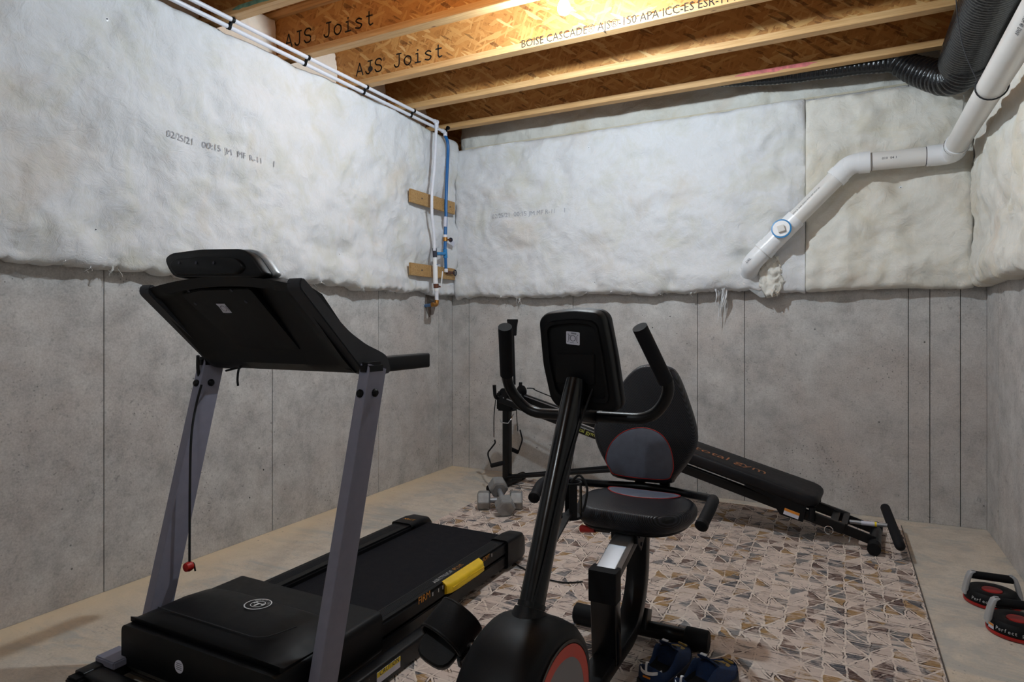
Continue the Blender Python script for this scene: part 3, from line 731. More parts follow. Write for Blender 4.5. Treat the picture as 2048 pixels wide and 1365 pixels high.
# damp grout patch round the inlet
m = MB(); pc = P(860, 608, X=XL - .0005); n = 40
ring = [V((XL + .0012, pc.y + (.075 + .02 * fr((math.cos(q) * 2, math.sin(q) * 2, 4))) * math.cos(q), pc.z + .01 + (.10 + .03 * fr((math.cos(q) * 2, math.sin(q) * 2, 8))) * math.sin(q))) for q in [2 * math.pi * k / n for k in range(n)]]
MAT['grout'] = simple('grout', S(104, 94, 88), .95, var=.3, scale=25)
struct(m.prism(ring, (.003, 0, 0)).build('trim_7', 'grout'), 'dark grout patch round the water inlet on the left wall', 'trim')

# ================================================================== DRAIN PIPE
PR = .053; DY = FY - PR - .026
e1 = P(1905, 300, Y=DY); e2 = P(1700, 335, Y=DY); e3 = P(1497, 533, Y=DY)
e1.z = e2.z = (e1.z + e2.z) / 2
RX = e1.x
t = thing('drain_pipe', 'white plastic drain pipe running along the right wall and slanting down the back wall', 'pipe', (e1.x, DY, 1.4))
far = V((RX - .01, -.9, e1.z + .10)); near1 = V((RX, DY - .16, e1.z + .012))
MB().tube([near1, far], PR, 32).build('long_run', 'pvc', t)
MB().tube(rounded([near1 + V((0, -.02, 0)), V((RX, DY, e1.z)), e1 + (e2 - e1) * .24], .12, 10), PR + .006, 32).build('elbow', 'pvc_fitting', t)
MB().tube([e1 + (e2 - e1) * .2, e2 + (e1 - e2) * .15], PR, 32).build('level_run', 'pvc', t)
dd = (e3 - e2).normalized()
MB().tube(rounded([e2 + (e1 - e2).normalized() * .09, e2, e2 + dd * .10], .08, 8), PR + .006, 32).build('elbow', 'pvc_fitting', t)
ring_at = lambda p, d, r, l: MB().tube([p - d * l, p + d * l], r, 32)
ring_at(e2 + (e1 - e2).normalized() * .075, (e1 - e2).normalized(), PR + .0105, .03).build('socket', 'pvc_fitting', t)
ring_at(e2 + dd * .095, dd, PR + .0095, .02).build('socket', 'pvc_fitting', t)
co = P(1552, 452, Y=DY); L = (e3 - e2).length; s_co = (co - e2).dot(dd)
MB().tube([e2 + dd * .06, e2 + dd * (s_co - .1)], PR, 32).build('slanted_run', 'pvc', t)
body = MB().tube([e2 + dd * (s_co - .11), e2 + dd * (s_co + .13)], PR + .007, 32).build('cleanout_tee', 'pvc_fitting', t)
cc = e2 + dd * s_co
axc = V((-.05, -1, .12)).normalized()
MB().lathe([(PR + .004, 0), (PR + .004, PR + .018)], cc, axc, 32).build('cleanout_neck', 'pvc_fitting', body)
MB().lathe([(PR - .001, PR + .016), (PR + .006, PR + .018), (PR + .006, PR + .024), (PR - .004, PR + .026)], cc, axc, 32).build('cleanout_ring', 'blue_plastic', body)
MB().lathe([(PR - .003, PR + .02), (PR - .003, PR + .027)], cc, axc, 32).build('cleanout_plug', 'pvc_fitting', body)
fq = frame(cc + axc * (PR + .027), (math.cos(.25), 0, math.sin(.25)), (-math.sin(.25), 0, math.cos(.25)))
MB().box(-.020, .020, -.022, .018, -.004, .022, fq @ Matrix.Scale(-1, 4, (0, 0, 1)) if fq.to_3x3().col[2].dot(axc) < 0 else fq).build('plug_square', 'pvc', body, bevel=.002)
MB().tube([e2 + dd * (s_co + .12), e2 + dd * (L - .05)], PR, 32).build('lower_run', 'pvc', t)
ring_at(e2 + dd * (s_co + .145), dd, PR + .011, .022).build('socket', 'pvc_fitting', t)
MB().tube(rounded([e2 + dd * (L - .12), e2 + dd * (L - .02), e2 + dd * (L + .01) + V((.0, .09, -.03))], .06, 8), PR + .006, 32).build('end_elbow', 'pvc_fitting', t)
# markings
def pipe_text(px, y_, a, b, side, r, s, txt, size):
    d = (b - a).normalized(); p = a + (b - a) * s; n = side.normalized(); up = n.cross(d)
    wf = lambda q: q
    M = frame(p + n * (r + .0008), d, up)
    def warp(q):
        rel = q - a; ax = d * rel.dot(d); rad = rel - ax; return a + ax + rad.normalized() * (r + .0008)
    o = text('pipe_print', txt, 'sharpie', t, M, size=size, warp=warp); o['kind'] = 'stuff'; return o
lr0, lr1 = near1, far
pipe_text(0, 0, lr1, lr0, V((-.75, 0, -.55)), PR, .42, 'PVC 4" ASTM D 2665  DWV  NSF', .022)
pipe_text(0, 0, lr1, lr0, V((-.75, 0, -.55)), PR, .66, 'PVC 4"  SCH 40  DWV', .022)
pipe_text(0, 0, e2, e1, V((0, -1, -.1)), PR, .32, '010  04 1', .02)
pipe_text(0, 0, e3, e2, V((-.25, -1, .35)), PR, .42, 'PVC 4" ASTM D 2665 DWV PW NSF SCH 40', .014)
pipe_text(0, 0, e3, e2, V((-.2, -1, .1)), PR + .006, .015, 'DEL', .022)
mk = MB().tube([e2 + (e1 - e2).normalized() * .112 + V((0, 0, 0)), e2 + (e1 - e2).normalized() * .115], PR + .0006, 32).build('pen_mark', 'sharpie', t)
mk = MB().tube([e1 + (e2 - e1) * .245, e1 + (e2 - e1) * .252], PR + .0006, 32).build('pen_mark', 'sharpie', t)
# hanger straps
for sx_, yy in ((0, P(1985, 140, X=RX).y), (1, P(1910, 285, X=RX).y - .06)):
    f = (lr0.y - yy) / (lr0.y - lr1.y); c = lr0 + (lr1 - lr0) * f
    pts = [c + V(((PR + .005) * math.cos(q), 0, (PR + .005) * math.sin(q))) for q in [math.radians(a_) for a_ in range(150, 391, 15)]]
    m = MB().tube(pts, .0032, 8)
    if sx_ == 0: m.tube(spline([pts[0], V((.46, c.y, 2.36)), V((.437, c.y, 2.55)), V((.435, c.y - .02, ZJ))], 6), .0022, 6)
    tag(m.build('hanger_wire', 'charcoal'), ['dark wire hanger looped under the drain pipe below the flexible duct', 'dark wire loop round the drain pipe beside its upper elbow'][sx_], 'hanger', 'drain pipe hangers')

# ================================================================== FLEXIBLE DUCT
t = thing('flexible_duct', 'black ribbed flexible air duct hanging under the joists along the right wall', 'duct', (.58, 4.1, 2.5))
def duct(path, r, pitch, name, amp=.006, r1=None):
    r1 = r1 or r
    path = spline(path, 40)
    ln = [0]
    for i in range(1, len(path)): ln.append(ln[-1] + (path[i] - path[i - 1]).length)
    T = ln[-1]; n = int(T / pitch * 6); pts = []
    j = 0
    for i in range(n + 1):
        s_ = T * i / n
        while j < len(ln) - 2 and ln[j + 1] < s_: j += 1
        q = (s_ - ln[j]) / max(1e-6, ln[j + 1] - ln[j]); pts.append(path[j] + (path[j + 1] - path[j]) * q)
    m = MB(); m.tube(pts, r, 28, rf=lambda t_: r + (r1 - r) * t_ + amp * abs(math.sin(t_ * T / pitch * math.pi)) + .004 * fr((t_ * 9, 1, r), 2))
    return m.build(name, 'duct_film', t, smooth=60)
DX = .578
duct([(DX + .0, -.8, 2.605), (DX, 1.0, 2.60), (DX, 2.4, 2.605), (DX, 3.5, 2.60), (DX - .0, 4.06, 2.572)], .113, .024, 'main_run', .0042)
duct([(DX + .01, 3.98, 2.56), (DX, 4.10, 2.535), (DX - .05, 4.20, 2.535), (DX - .13, 4.29, 2.60), (DX - .22, 4.36, 2.68), (DX - .30, 4.385, 2.76)], .105, .032, 'elbow', .008, .062)
duct([(DX - .26, 4.383, 2.735), (DX - .6, 4.383, 2.755), (-.4, 4.383, 2.775), (-1.0, 4.383, 2.86)], .052, .025, 'branch_run', .004)
MB().tube([(DX, 3.90, 2.585), (DX, 3.985, 2.58)], .118, 28).build('tape_band', 'black_gloss', t)
m = MB().tube(spline([P(1927, 190, Y=4.16), P(1928, 198, Y=4.20), P(1927, 212, Y=4.25), P(1922, 240, Y=4.30)], 6), .0022, 6)
tag(m.build('tie_wire', 'wire'), 'thin bare wire dangling from the elbow of the flexible duct', 'wire')
wy = P(1995, 40, X=.5)
m = MB().tube(spline([V((.445, 3.05, ZJ)), V((.44, 3.05, 2.62)), V((.452, 3.05, 2.52)), V((.50, 3.05, 2.458)), V((.58, 3.05, 2.445))], 6), .0022, 6)
tag(m.build('tie_wire', 'wire'), 'thin bare wire wrapped round the long run of the flexible duct', 'wire')

# ================================================================== TREADMILL
TXC = -1.735
TM = thing('treadmill', 'black folding treadmill with grey uprights, seen from its console side', 'treadmill', (TXC, 1.9, 0))
xr, xl = -1.365, -2.105
# base frame on the floor
for x in (-1.335, -2.135):
    MB().beam((x, 1.16, .050), (x, 1.95, .050), .05, .07, r=.01).build('floor_rail', 'black_metal', TM)
MB().beam((-2.135, 1.19, .05), (-1.335, 1.19, .05), .06, .06, r=.01).build('cross_rail', 'black_metal', TM)
for x in (-1.335, -2.135):
    MB().box(x - .03, x + .03, 1.13, 1.20, RZ * (1 if x > -2.0 else 1), .075).build('rail_cap', 'black_rubber', TM, bevel=.008)
    MB().box(x - .028, x + .028, 1.88, 1.97, RZ, .05).build('rail_cap', 'black_rubber', TM, bevel=.008)
MB().box(-2.16, -2.06, 1.22, 1.30, .075, .10).build('lift_bracket', 'grey_paint', TM, bevel=.004)
st = MB().box(-1.3095, -1.308, 1.60, 1.72, .035, .072).build('caution_label', 'sticker', TM, smooth=0)
MB().box(-1.3085, -1.3072, 1.60, 1.72, .056, .072).build('caution_band', 'label_yellow', st, smooth=0)
text('caution_text', 'CAUTION', 'ink', st, frame((-1.3070, 1.61, .0585), (0, 1, 0), (0, 0, 1)), width=.1)
# uprights
def post(x):
    a = V((x, 1.375, .03)); b = V((x, 1.628, 1.045))
    p = MB().beam(a, b, .04, .085, (0, 1, 0), r=.004)
    return p.build('upright', 'grey_paint', TM)
# beam(up=Y) gives width along X and depth along Y
pr_, pl_ = post(-1.345), post(-2.125)
lean = (V((0, 1.628, 1.045)) - V((0, 1.375, .03))).normalized()
for x, po in ((-1.345, pr_), (-2.125, pl_)):
    p0 = V((x, 1.628, 1.045)) - lean * .085
    MB().lathe([(.013, 0), (.013, .006), (.008, .011)], p0 + V((.02, .0, 0)), (1, 0, 0), 14).build('bolt', 'black_smooth', po)
    fn = V((0, -lean.z, lean.y))
    MB().lathe([(.013, 0), (.013, .006), (.008, .011)], p0 + fn * .042 - lean * .01, fn, 14).build('bolt', 'black_smooth', po)
    MB().box(x - .021, x + .021, 1.575, 1.66, 1.02, 1.06).build('joint_sleeve', 'black_plastic', po, bevel=.01)
# deck
MB().box(-1.955, -1.485, 1.55, 2.80, .09, .128).build('running_belt', 'belt', TM, bevel=.006)
MB().tube([(-1.955, 2.80, .109), (-1.485, 2.80, .109)], .0195, 16).build('rear_roller', 'belt', TM)
for sgn, x0, x1 in ((1, -1.487, -1.405), (-1, -2.065, -1.953)):
    r_ = MB().box(x0, x1, 1.55, 2.70, .093, .150).build('side_rail', 'black_plastic', TM, bevel=.009)
    for k in range(6):
        xx = x0 + (.016 + k * .0075 if sgn > 0 else .03 + k * .0075)
        MB().beam((xx, 1.60, .1502), (xx, 2.62, .1502), .0022, .0022).build('grip_ridge', 'charcoal', r_, smooth=0)
    xo = x1 if sgn > 0 else x0
    MB().box(min(xo, xo - sgn * .035), max(xo, xo - sgn * .035), 1.42, 2.72, .035, .088).build('deck_frame', 'black_metal', TM, bevel=.004)
    # end cap at the rear
    cx0, cx1 = (x0 - .0, x1 + .012) if sgn > 0 else (x0 - .012, x1 + .0)
    m = MB(); rings = []
    for y, zt_, ins in ((2.66, .158, 0), (2.76, .158, 0), (2.83, .150, .004), (2.862, .125, .012), (2.872, .09, .016)):
        rings.append(rounded([(cx0 + ins, y, RZ + .012), (cx1 - ins, y, RZ + .012), (cx1 - ins, y, zt_), (cx0 + ins, y, zt_)], .018, 4, True))
    ec = m.loft(rings).build('end_cap', 'black_plastic', TM)
    if sgn < 0: text('cap_print', 'XRCT', 'print_orange', ec, frame((x0 + .02, 2.71, .1585), (1, 0, 0), (0, 1, 0)), width=.07)
    MB().box(cx0 + .02, cx1 - .02, 2.70, 2.80, RZ, RZ + .02).build('foot', 'black_rubber', ec, bevel=.004)
    if sgn > 0: RR = r_
# cushioning knob on the right rail, prints
kb = []
for y, w_ in ((2.135, .010), (2.15, .022), (2.20, .027), (2.36, .027), (2.41, .024), (2.425, .012)):
    kb.append(rounded([(-1.425, y, .098), (-1.402 + w_, y, .106), (-1.402 + w_ * .7, y, .140), (-1.42, y, .155)], .008, 3, True))
kn = MB().loft(kb).build('cushion_slider', 'yellow_plastic', TM)
MB().beam((-1.382, 2.16, .124), (-1.382, 2.41, .124), .006, .006).build('slider_ridge', 'yellow_plastic', kn)
Mr = lambda y, x, z=.1506: frame((x, y, z), (0, 1, 0), (-1, 0, 0))
text('rail_print', 'AIRSTRIDE', 'print_white', RR, Mr(2.11, -1.432), width=.14)
text('rail_print', 'PLUS', 'print_orange', RR, Mr(2.262, -1.432), width=.065)
Ms = lambda y, z: frame((-1.4046, y, z), (0, 1, 0), (0, 0, 1))
text('rail_print', 'FIRM', 'print_orange', RR, Ms(1.955, .131), width=.075)
text('rail_print', 'SOFT', 'print_orange', RR, Ms(2.44, .131), width=.06)
for k, y in enumerate((2.05, 2.09, 2.12, 2.43, 2.52)):
    MB().box(-1.4052, -1.4044, y, y + .005, .128, .142).build('setting_mark', 'print_white', RR, smooth=0)
# motor hood
hx0, hx1 = -2.075, -1.395
m = MB(); rings = []
N = 24
hood = [(1.285, .205, .222), (1.30, .19, .236), (1.36, .185, .252), (1.44, .18, .262), (1.52, .17, .256), (1.58, .155, .228), (1.63, .145, .195), (1.68, .138, .172), (1.72, .13, .157)]
for y, zlow, ztop in hood:
    r = []
    for i in range(N + 1):
        s_ = -1 + 2 * i / N; x = (hx0 + hx1) / 2 + (hx1 - hx0) / 2 * s_
        edge = abs(s_) ** 5
        bow = .0 if y < 1.5 else -.075 * (1 - s_ * s_) * (y - 1.5) / .22 * .6      # the rear edge curves back over the belt
        r.append(V((x, y + bow, zlow + .015 + (ztop - zlow - .015) * (1 - edge * .85))))
    r += [V((hx1, y, zlow)), V((hx0, y, zlow))]
    rings.append(r)
hd = m.loft(rings).build('motor_hood', 'black_smooth', TM, smooth=50)
MB().loft([rounded([(hx0 - .012, y, z0), (hx1 + .012, y, z0), (hx1 + .012, y, .203), (hx0 - .012, y, .203)], .025, 4, True) for y, z0 in ((1.272, .07), (1.262, .075), (1.28, .05), (1.72, .06))][1:]).build('hood_base', 'black_plastic', TM)
MB().tube(rounded([(-2.0, 1.33, .248), (-1.52, 1.33, .2495), (-1.47, 1.42, .2615)], .05), .0018, 6).build('hood_groove', 'charcoal', hd)
# badge on the hood: ring, barbell, lettering
bc = V((-1.70, 1.475, .2605)); bm_ = frame(bc + V((0, 0, .0018)), (1, 0, 0), (0, 1, -.05))
def flat_ring(M, r0, r1, n=36):
    vs = []; fs = []
    for k in range(n):
        q = 2 * math.pi * k / n; vs += [M @ V((r0 * math.cos(q), r0 * math.sin(q), 0)), M @ V((r1 * math.cos(q), r1 * math.sin(q), 0))]
    for k in range(n): a_ = 2 * k; b_ = 2 * ((k + 1) % n); fs.append((a_, a_ + 1, b_ + 1, b_))
    return MB().add(vs, fs)
bd = flat_ring(bm_, .040, .044).build('badge', 'print_white', hd, smooth=0)
flat_ring(bm_, .022, .0245).build('badge_ring', 'print_white', bd, smooth=0)
bm2 = MB()
bm2.box(-.020, .020, .004, .007, 0, .0004, bm_); bm2.box(-.021, -.014, -.002, .013, 0, .0004, bm_); bm2.box(.014, .021, -.002, .013, 0, .0004, bm_); bm2.box(-.004, .004, -.016, .004, 0, .0004, bm_)
bm2.build('badge_barbell', 'print_white', bd, smooth=0)
for k, ch in enumerate("GOLD'S GYM"):
    if ch == ' ': continue
    q = math.radians(150 - k * 13.5 * 1.0 if k < 6 else 150 - k * 13.5)
    Mc = bm_ @ Matrix.Translation((.029 * math.cos(q), .029 * math.sin(q), 0)) @ Matrix.Rotation(q - math.pi / 2, 4, 'Z')
    text('badge_letter', ch, 'print_white', bd, Mc, size=.0105, align='CENTER', depth=.0003)
rb = MB().lathe([(.020, 0), (.020, .001)], (-1.795, 1.2612, .135), (0, -1, 0), 28).build('round_label', 'sticker', TM)
for k in range(4): MB().box(-1.807, -1.783, 1.2598, 1.2602, .126 + k * .006, .1275 + k * .006).build('label_line', 'ink', rb, smooth=0)
# power cord
cb = [P(278, 1270, X=-2.09), P(258, 1300, X=-2.14), P(250, 1325, X=-2.17), P(256, 1345, X=-2.17), P(275, 1352, X=-2.13)]
MB().tube(spline(cb, 6), .0075, 10).build('power_cord', 'rope', TM)
# console arms with cuffs and handlebars
prof = [(604, 551), (632, 583), (668, 628), (702, 665), (735, 690), (760, 702), (776, 712), (784, 746), (750, 752), (730, 747), (660, 655), (598, 574)]
side = [P(x, y, X=xr) for x, y in prof]
sideR = rounded(side, .02, 3, True)
mir = lambda p: V((2 * TXC - p.x, p.y, p.z))
MB().prism(sideR, (-.055, 0, 0)).build('console_arm', 'charcoal', TM, bevel=.004)
MB().prism([mir(p) for p in sideR], (.055, 0, 0)).build('console_arm', 'charcoal', TM, bevel=.004)
h0, h1 = P(770, 730, X=xr), P(864, 721, X=xr)
for sg in (1, -1):
    a, b = (h0, h1) if sg > 0 else (mir(h0), mir(h1))
    off = V((-.028 * sg, 0, 0))
    MB().beam(a + off, b + off, .036, .054, r=.009).build('handlebar', 'black_plastic', TM)
# console shell: lofted across the width
Tt, Bt = P(600, 570, X=xr), P(722, 748, X=xr); Tt = V((0, Tt.y, Tt.z)); Bt = V((0, Bt.y, Bt.z))
sl = (Bt - Tt).normalized(); nb = V((0, -abs(sl.z), -abs(sl.y)))
up_ = -sl
m = MB(); rings = []
n = 20
for i in range(n + 1):
    s_ = -1 + 2 * i / n; x = TXC + s_ * .335
    arch = .032 * (1 - s_ * s_)
    top = Tt + V((0, 0, arch)); d_in = .028 * (1 - s_ ** 6)
    pts = [top + V((0, .045, .012)), top + V((0, .0, .004)), top + sl * .035 - nb * 0, top + sl * .06 - nb * d_in, Bt - sl * .07 - nb * d_in, Bt - sl * .03 - nb * .004, Bt + V((0, .015, 0)), Bt + V((0, .06, .02)), Bt - sl * .12 - nb * .075, top + sl * .1 - nb * .075]
    rings.append([V((x, p.y, p.z)) for p in pts])
MB().loft(rings).build('console_shell', 'black_plastic', TM, smooth=40)
# rear cover plate with screws and the white label
cp = [P(x, y, X=None, Y=None, Z=1.2) for x, y in ((0, 0),)]
plane0 = Tt - nb * .012 + V((TXC, 0, .02)); 
def onshell(px, py, out=0.0): return PP(px, py, plane0 + nb * out, nb)
cv = [onshell(*q) for q in ((360, 590), (398, 580), (500, 577), (603, 702), (520, 700), (470, 690))]
cvp = MB().prism(rounded(cv, .015, 3, True), -nb * .03).build('cover_plate', 'black_smooth', TM, bevel=.003)
for q in ((391, 608), (492, 604), (377, 582), (463, 581)):
    c_ = onshell(*q, .0); MB().lathe([(.006, 0), (.006, .0015)], c_, nb, 10).build('screw_hole', 'ink', cvp)
lab = [onshell(*q, .001) for q in ((432, 608), (449, 608), (464, 626), (447, 626))]
lb_ = MB().prism(lab, nb * .0006).build('white_label', 'sticker', cvp, smooth=0)
lc = sum(lab, V()) / 4
lm = frame(lc + nb * .0014, lab[1] - lab[0], lab[0] - lab[3])
flat_ring(lm, .0105, .0125).build('label_ring', 'ink', lb_, smooth=0)
sq = MB()
for a_ in ((-.019, -.017, -.012, .012), (.017, .019, -.012, .012), (-.012, .012, .021, .023), (-.012, .012, -.023, -.021)): sq.box(a_[0], a_[1], a_[2], a_[3], 0, .0002, lm)
sq.build('label_lines', 'ink', lb_, smooth=0)['kind'] = 'stuff'
# lower tray rim and cable boss
tr = [P(x, y, Y=1.60) for x, y in ((452, 712), (560, 708), (640, 716), (722, 742))]
MB().tube(spline([(TXC - .30, 1.60, 1.055), (TXC - .1, 1.585, 1.075), (TXC + .15, 1.585, 1.07), (TXC + .33, 1.60, 1.045)], 6), .017, 12).build('tray_rim', 'black_smooth', TM)
MB().loft([[V((TXC - .225 + dx * (1 - k * .35), 1.60 - .05 * k, 1.05 + .085 * k + dz)) for dx, dz in ((-.05, -.02), (.06, -.02), (.06, .02), (-.05, .02))] for k in (0, .5, 1)]).build('cable_boss', 'black_plastic', TM, bevel=.008)
# display hump
hpx = ((326, 519), (340, 508), (400, 500), (485, 499), (503, 511), (528, 548), (520, 556), (345, 556), (334, 540))
hp = rounded([P(x, y, Y=1.325) for x, y in hpx], .02, 4, True)
dh = MB().pad([p + V((0, .022, 0)) for p in hp], (0, 1, -.12), .044, .05).build('display_head', 'black_plastic', TM)
MB().pad([p + V((.006, .054, .003)) for p in hp], (0, 1, -.12), .028, .03).build('display_bezel', 'silver_paint', dh)
in_ = [P(x, y, Y=1.322) for x, y in ((338, 530), (352, 519), (410, 514), (478, 518), (492, 536), (480, 549), (350, 551))]
MB().pad([p + V((0, .008, 0)) for p in rounded(in_, .02, 4, True)], (0, 1, -.12), .03, .06).build('display_back', 'black_smooth', dh)
for px in (358, 392, 427):
    MB().lathe([(.005, 0), (.005, .001)], P(px, 526, Y=1.3135), (0, -1, 0), 8).build('screw_hole', 'ink', dh)
# cables at the left joint and the safety key on its string
MB().tube(spline([P(396, 712, X=-2.10), P(396, 740, X=-2.12), P(401, 762, X=-2.13), P(404, 766, X=-2.12)], 6), .006, 8).build('console_cable', 'rope', TM)
lz = [P(403, 770, Y=1.555), P(392, 812, Y=1.54), P(383, 870, X=-2.078), P(380, 960, X=-2.075), P(379, 1127, X=-2.07)]
sk = MB().tube(spline(lz, 6), .0042, 8).build('safety_cord', 'rope', TM)
kc = P(377, 1134, X=-2.07)
MB().lathe([(.004, -.017), (.015, -.012), (.018, 0), (.015, .012), (.004, .017)], kc, (0, 1, 0), 14).build('safety_key', 'red_plastic', sk)
MB().tube(spline([kc + V((0, .008, .01)), kc + V((0, .02, .005)), kc + V((0, .027, -.025))], 5), .003, 6).build('key_clip', 'rope', sk)
MB().tube(spline([P(452, 742, X=-2.06), P(468, 738, X=-2.0), P(487, 733, X=-1.93), P(478, 738, X=-1.94), P(475, 758, X=-1.94), P(476, 772, X=-1.94)], 5), .004, 8).build('loose_tie', 'rope', TM)

# ================================================================== RECUMBENT BIKE
BX = -.67
BK = thing('recumbent_bike', 'black recumbent exercise bike with red-ringed flywheel housing', 'exercise bike', (BX, 1.9, 0))
bp_ = lambda px, py, x=BX: P(px, py, X=x)
# flywheel housing: egg-shaped shell in side view, lofted across the width
FC = V((BX, 1.325, .285))
def egg(r, q, k=1.0):
    ry = r * (1.02 if math.cos(q) < 0 else 1.18); rz = r * (1.0 if math.sin(q) > 0 else 1.02)
    return ry * math.cos(q), rz * math.sin(q)
m = MB(); rings = []
for x, sc in ((-.082, .80), (-.078, .88), (-.066, .95), (-.04, .99), (-.01, 1.0), (.01, 1.0), (.05, .99), (.083, .955), (.10, .89), (.105, .80)):
    rings.append([V((BX + x, FC.y + egg(.205 * sc, q)[0], FC.z + egg(.205 * sc, q)[1])) for q in [2 * math.pi * k / 48 for k in range(48)]])
hs = m.loft(rings).build('flywheel_housing', 'black_smooth', BK, smooth=50)
# coloured side rings
def side_disc(name, r0, r1, x, mat, par, a0=0, a1=360, cy=0, cz=0, th=.003):
    n = 48; vs = []; fs = []
    for k in range(n + 1):
        q = math.radians(a0 + (a1 - a0) * k / n)
        for xx in (x, x + th):
            for r in (r0, r1): vs.append(V((xx, FC.y + cy + egg(r, q)[0], FC.z + cz + egg(r, q)[1])))
    for k in range(n):
        a_ = 4 * k; b_ = a_ + 4
        fs += [(a_, a_ + 1, b_ + 1, b_), (a_ + 2, b_ + 2, b_ + 3, a_ + 3), (a_, b_, b_ + 2, a_ + 2), (a_ + 1, a_ + 3, b_ + 3, b_ + 1)]
    return MB().add(vs, fs).build(name, mat, par)
for sg in (1, -1):
    xx = BX + .105 if sg > 0 else BX - .085
    side_disc('red_ring', .128, .158, xx, 'orange_red', hs)
    side_disc('grey_ring', .062, .129, xx - (.0004 if sg > 0 else -.0004), 'panel_grey', hs)
    side_disc('black_rim', .156, .1655, xx, 'black_gloss', hs)
    MB().lathe([(.058, 0), (.058, .010), (.045, .014)], (xx, FC.y, FC.z), (sg, 0, 0), 32).build('crank_cover', 'black_plastic', hs)
# dark flame notch over the red ring
# post collar
pc0, pc1 = bp_(1063, 1212), bp_(1152, 765)
pd = (pc1 - pc0).normalized()
rings = []
for k, (wx, wy) in enumerate(((.060, .172), (.060, .145), (.056, .105), (.048, .064), (.0395, .041))):
    c = pc0 - pd * (.20 - .048 * k)
    sdv = V((1, 0, 0)); fw = sdv.cross(pd).normalized()
    rings.append([c + sdv * wx * math.cos(q) + fw * wy * math.sin(q) for q in [2 * math.pi * i / 28 for i in range(28)]])
MB().loft(rings).build('post_collar', 'black_plastic', BK)
# console post (flattened oval tube)
rings = []
for k in range(2):
    c = (pc0 - pd * .05, pc1)[k]; fw = V((1, 0, 0)).cross(pd).normalized()
    rings.append([c + V((1, 0, 0)) * (.031 + .000 * k) * math.cos(q) + fw * .036 * math.sin(q) for q in [2 * math.pi * i / 28 for i in range(28)]])
po = MB().loft(rings).build('console_post', 'black_gloss', BK)
MB().loft([[c + V((1, 0, 0)) * .034 * math.cos(q) + fw * .039 * math.sin(q) for q in [2 * math.pi * i / 28 for i in range(28)]] for c in (pc0 - pd * .005, pc0 + pd * .006)]).build('post_clamp', 'black_metal', po)
# sensor cable beside the post
fwd = V((1, 0, 0)).cross(pd).normalized()
MB().tube(spline([bp_(1205, 720, BX + .06), bp_(1190, 765, BX + .045), bp_(1165, 835, BX + .037), pc0 + pd * .33 + V((.033, -.028, 0)), pc0 + pd * .12 + V((.025, -.036, 0)), pc0 + V((.015, -.042, -.01))], 6), .003, 8).build('sensor_cable', 'rope', BK)
# console: rounded panel, back towards the flywheel
CY = 1.70
cpx = ((1076, 640), (1088, 627), (1145, 620), (1192, 624), (1206, 636), (1222, 720), (1236, 815), (1230, 828), (1114, 818), (1100, 802), (1084, 730))
cn = V((0, 1, .16)).normalized()
cq = [PP(x, y, (BX, CY, 1.08), cn) for x, y in cpx]
cs_ = rounded(cq, .022, 4, True)
cb_ = MB().pad([p + cn * .028 for p in cs_], cn, .056, .05).build('console_body', 'black_smooth', BK)
MB().pad([p + cn * .05 + V((.006, 0, 0)) for p in cs_], cn, .02, .02).build('console_rim', 'charcoal', cb_)
cc_ = sum(cq, V()) / len(cq)
fr_ = [cc_ + (p - cc_) * .82 for p in cs_]
m = MB()
n = len(fr_); inn = [cc_ + (p - cc_) * .90 for p in fr_]
m.loft([fr_, [p - cn * .009 for p in [cc_ + (q - cc_) * .98 for q in fr_]], [p - cn * .009 for p in inn], [p - cn * .001 for p in [cc_ + (q - cc_) * .97 for q in inn]]], cap=False)
m.build('back_ridge', 'black_plastic', cb_)
bat = [PP(x, y, (BX, CY - .001, 1.08), cn) for x, y in ((1112, 708), (1190, 708), (1190, 770), (1112, 765))]
MB().prism([p - cn * .004 for p in bat], cn * .02).build('battery_cover', 'black_plastic', cb_, bevel=.002)
lb4 = [PP(x, y, (BX, CY - .0015, 1.08), cn) for x, y in ((1132.5, 662.5), (1159.5, 665.5), (1159.5, 691.5), (1132.5, 688))]
lb_ = MB().prism(rounded(lb4, .003, 2, True), -cn * .0008).build('white_label', 'sticker', cb_, smooth=0)
lc = sum(lb4, V()) / 4; lm = frame(lc - cn * .0012, lb4[1] - lb4[0], lb4[0] - lb4[3])
flat_ring(lm, .0072, .0088).build('label_ring', 'ink', lb_, smooth=0)
sq = MB()
for a_ in ((-.013, -.0115, -.008, .008), (.0115, .013, -.008, .008), (-.013, -.007, .0075, .009), (-.006, .010, .0145, .016), (-.006, .010, .0118, .0128), (-.008, .004, -.0135, -.0125)): sq.box(a_[0], a_[1], a_[2], a_[3], 0, .0002, lm)
for a_ in ((-1, 1), (1, 1), (-1, -1), (1, -1)): sq.lathe([(.0014, 0), (.0014, .0002)], lm @ V((a_[0] * .0145, a_[1] * .0105, 0)), lm.to_3x3().col[2], 8)
o = sq.build('label_lines', 'ink', lb_, smooth=0); o['kind'] = 'stuff'
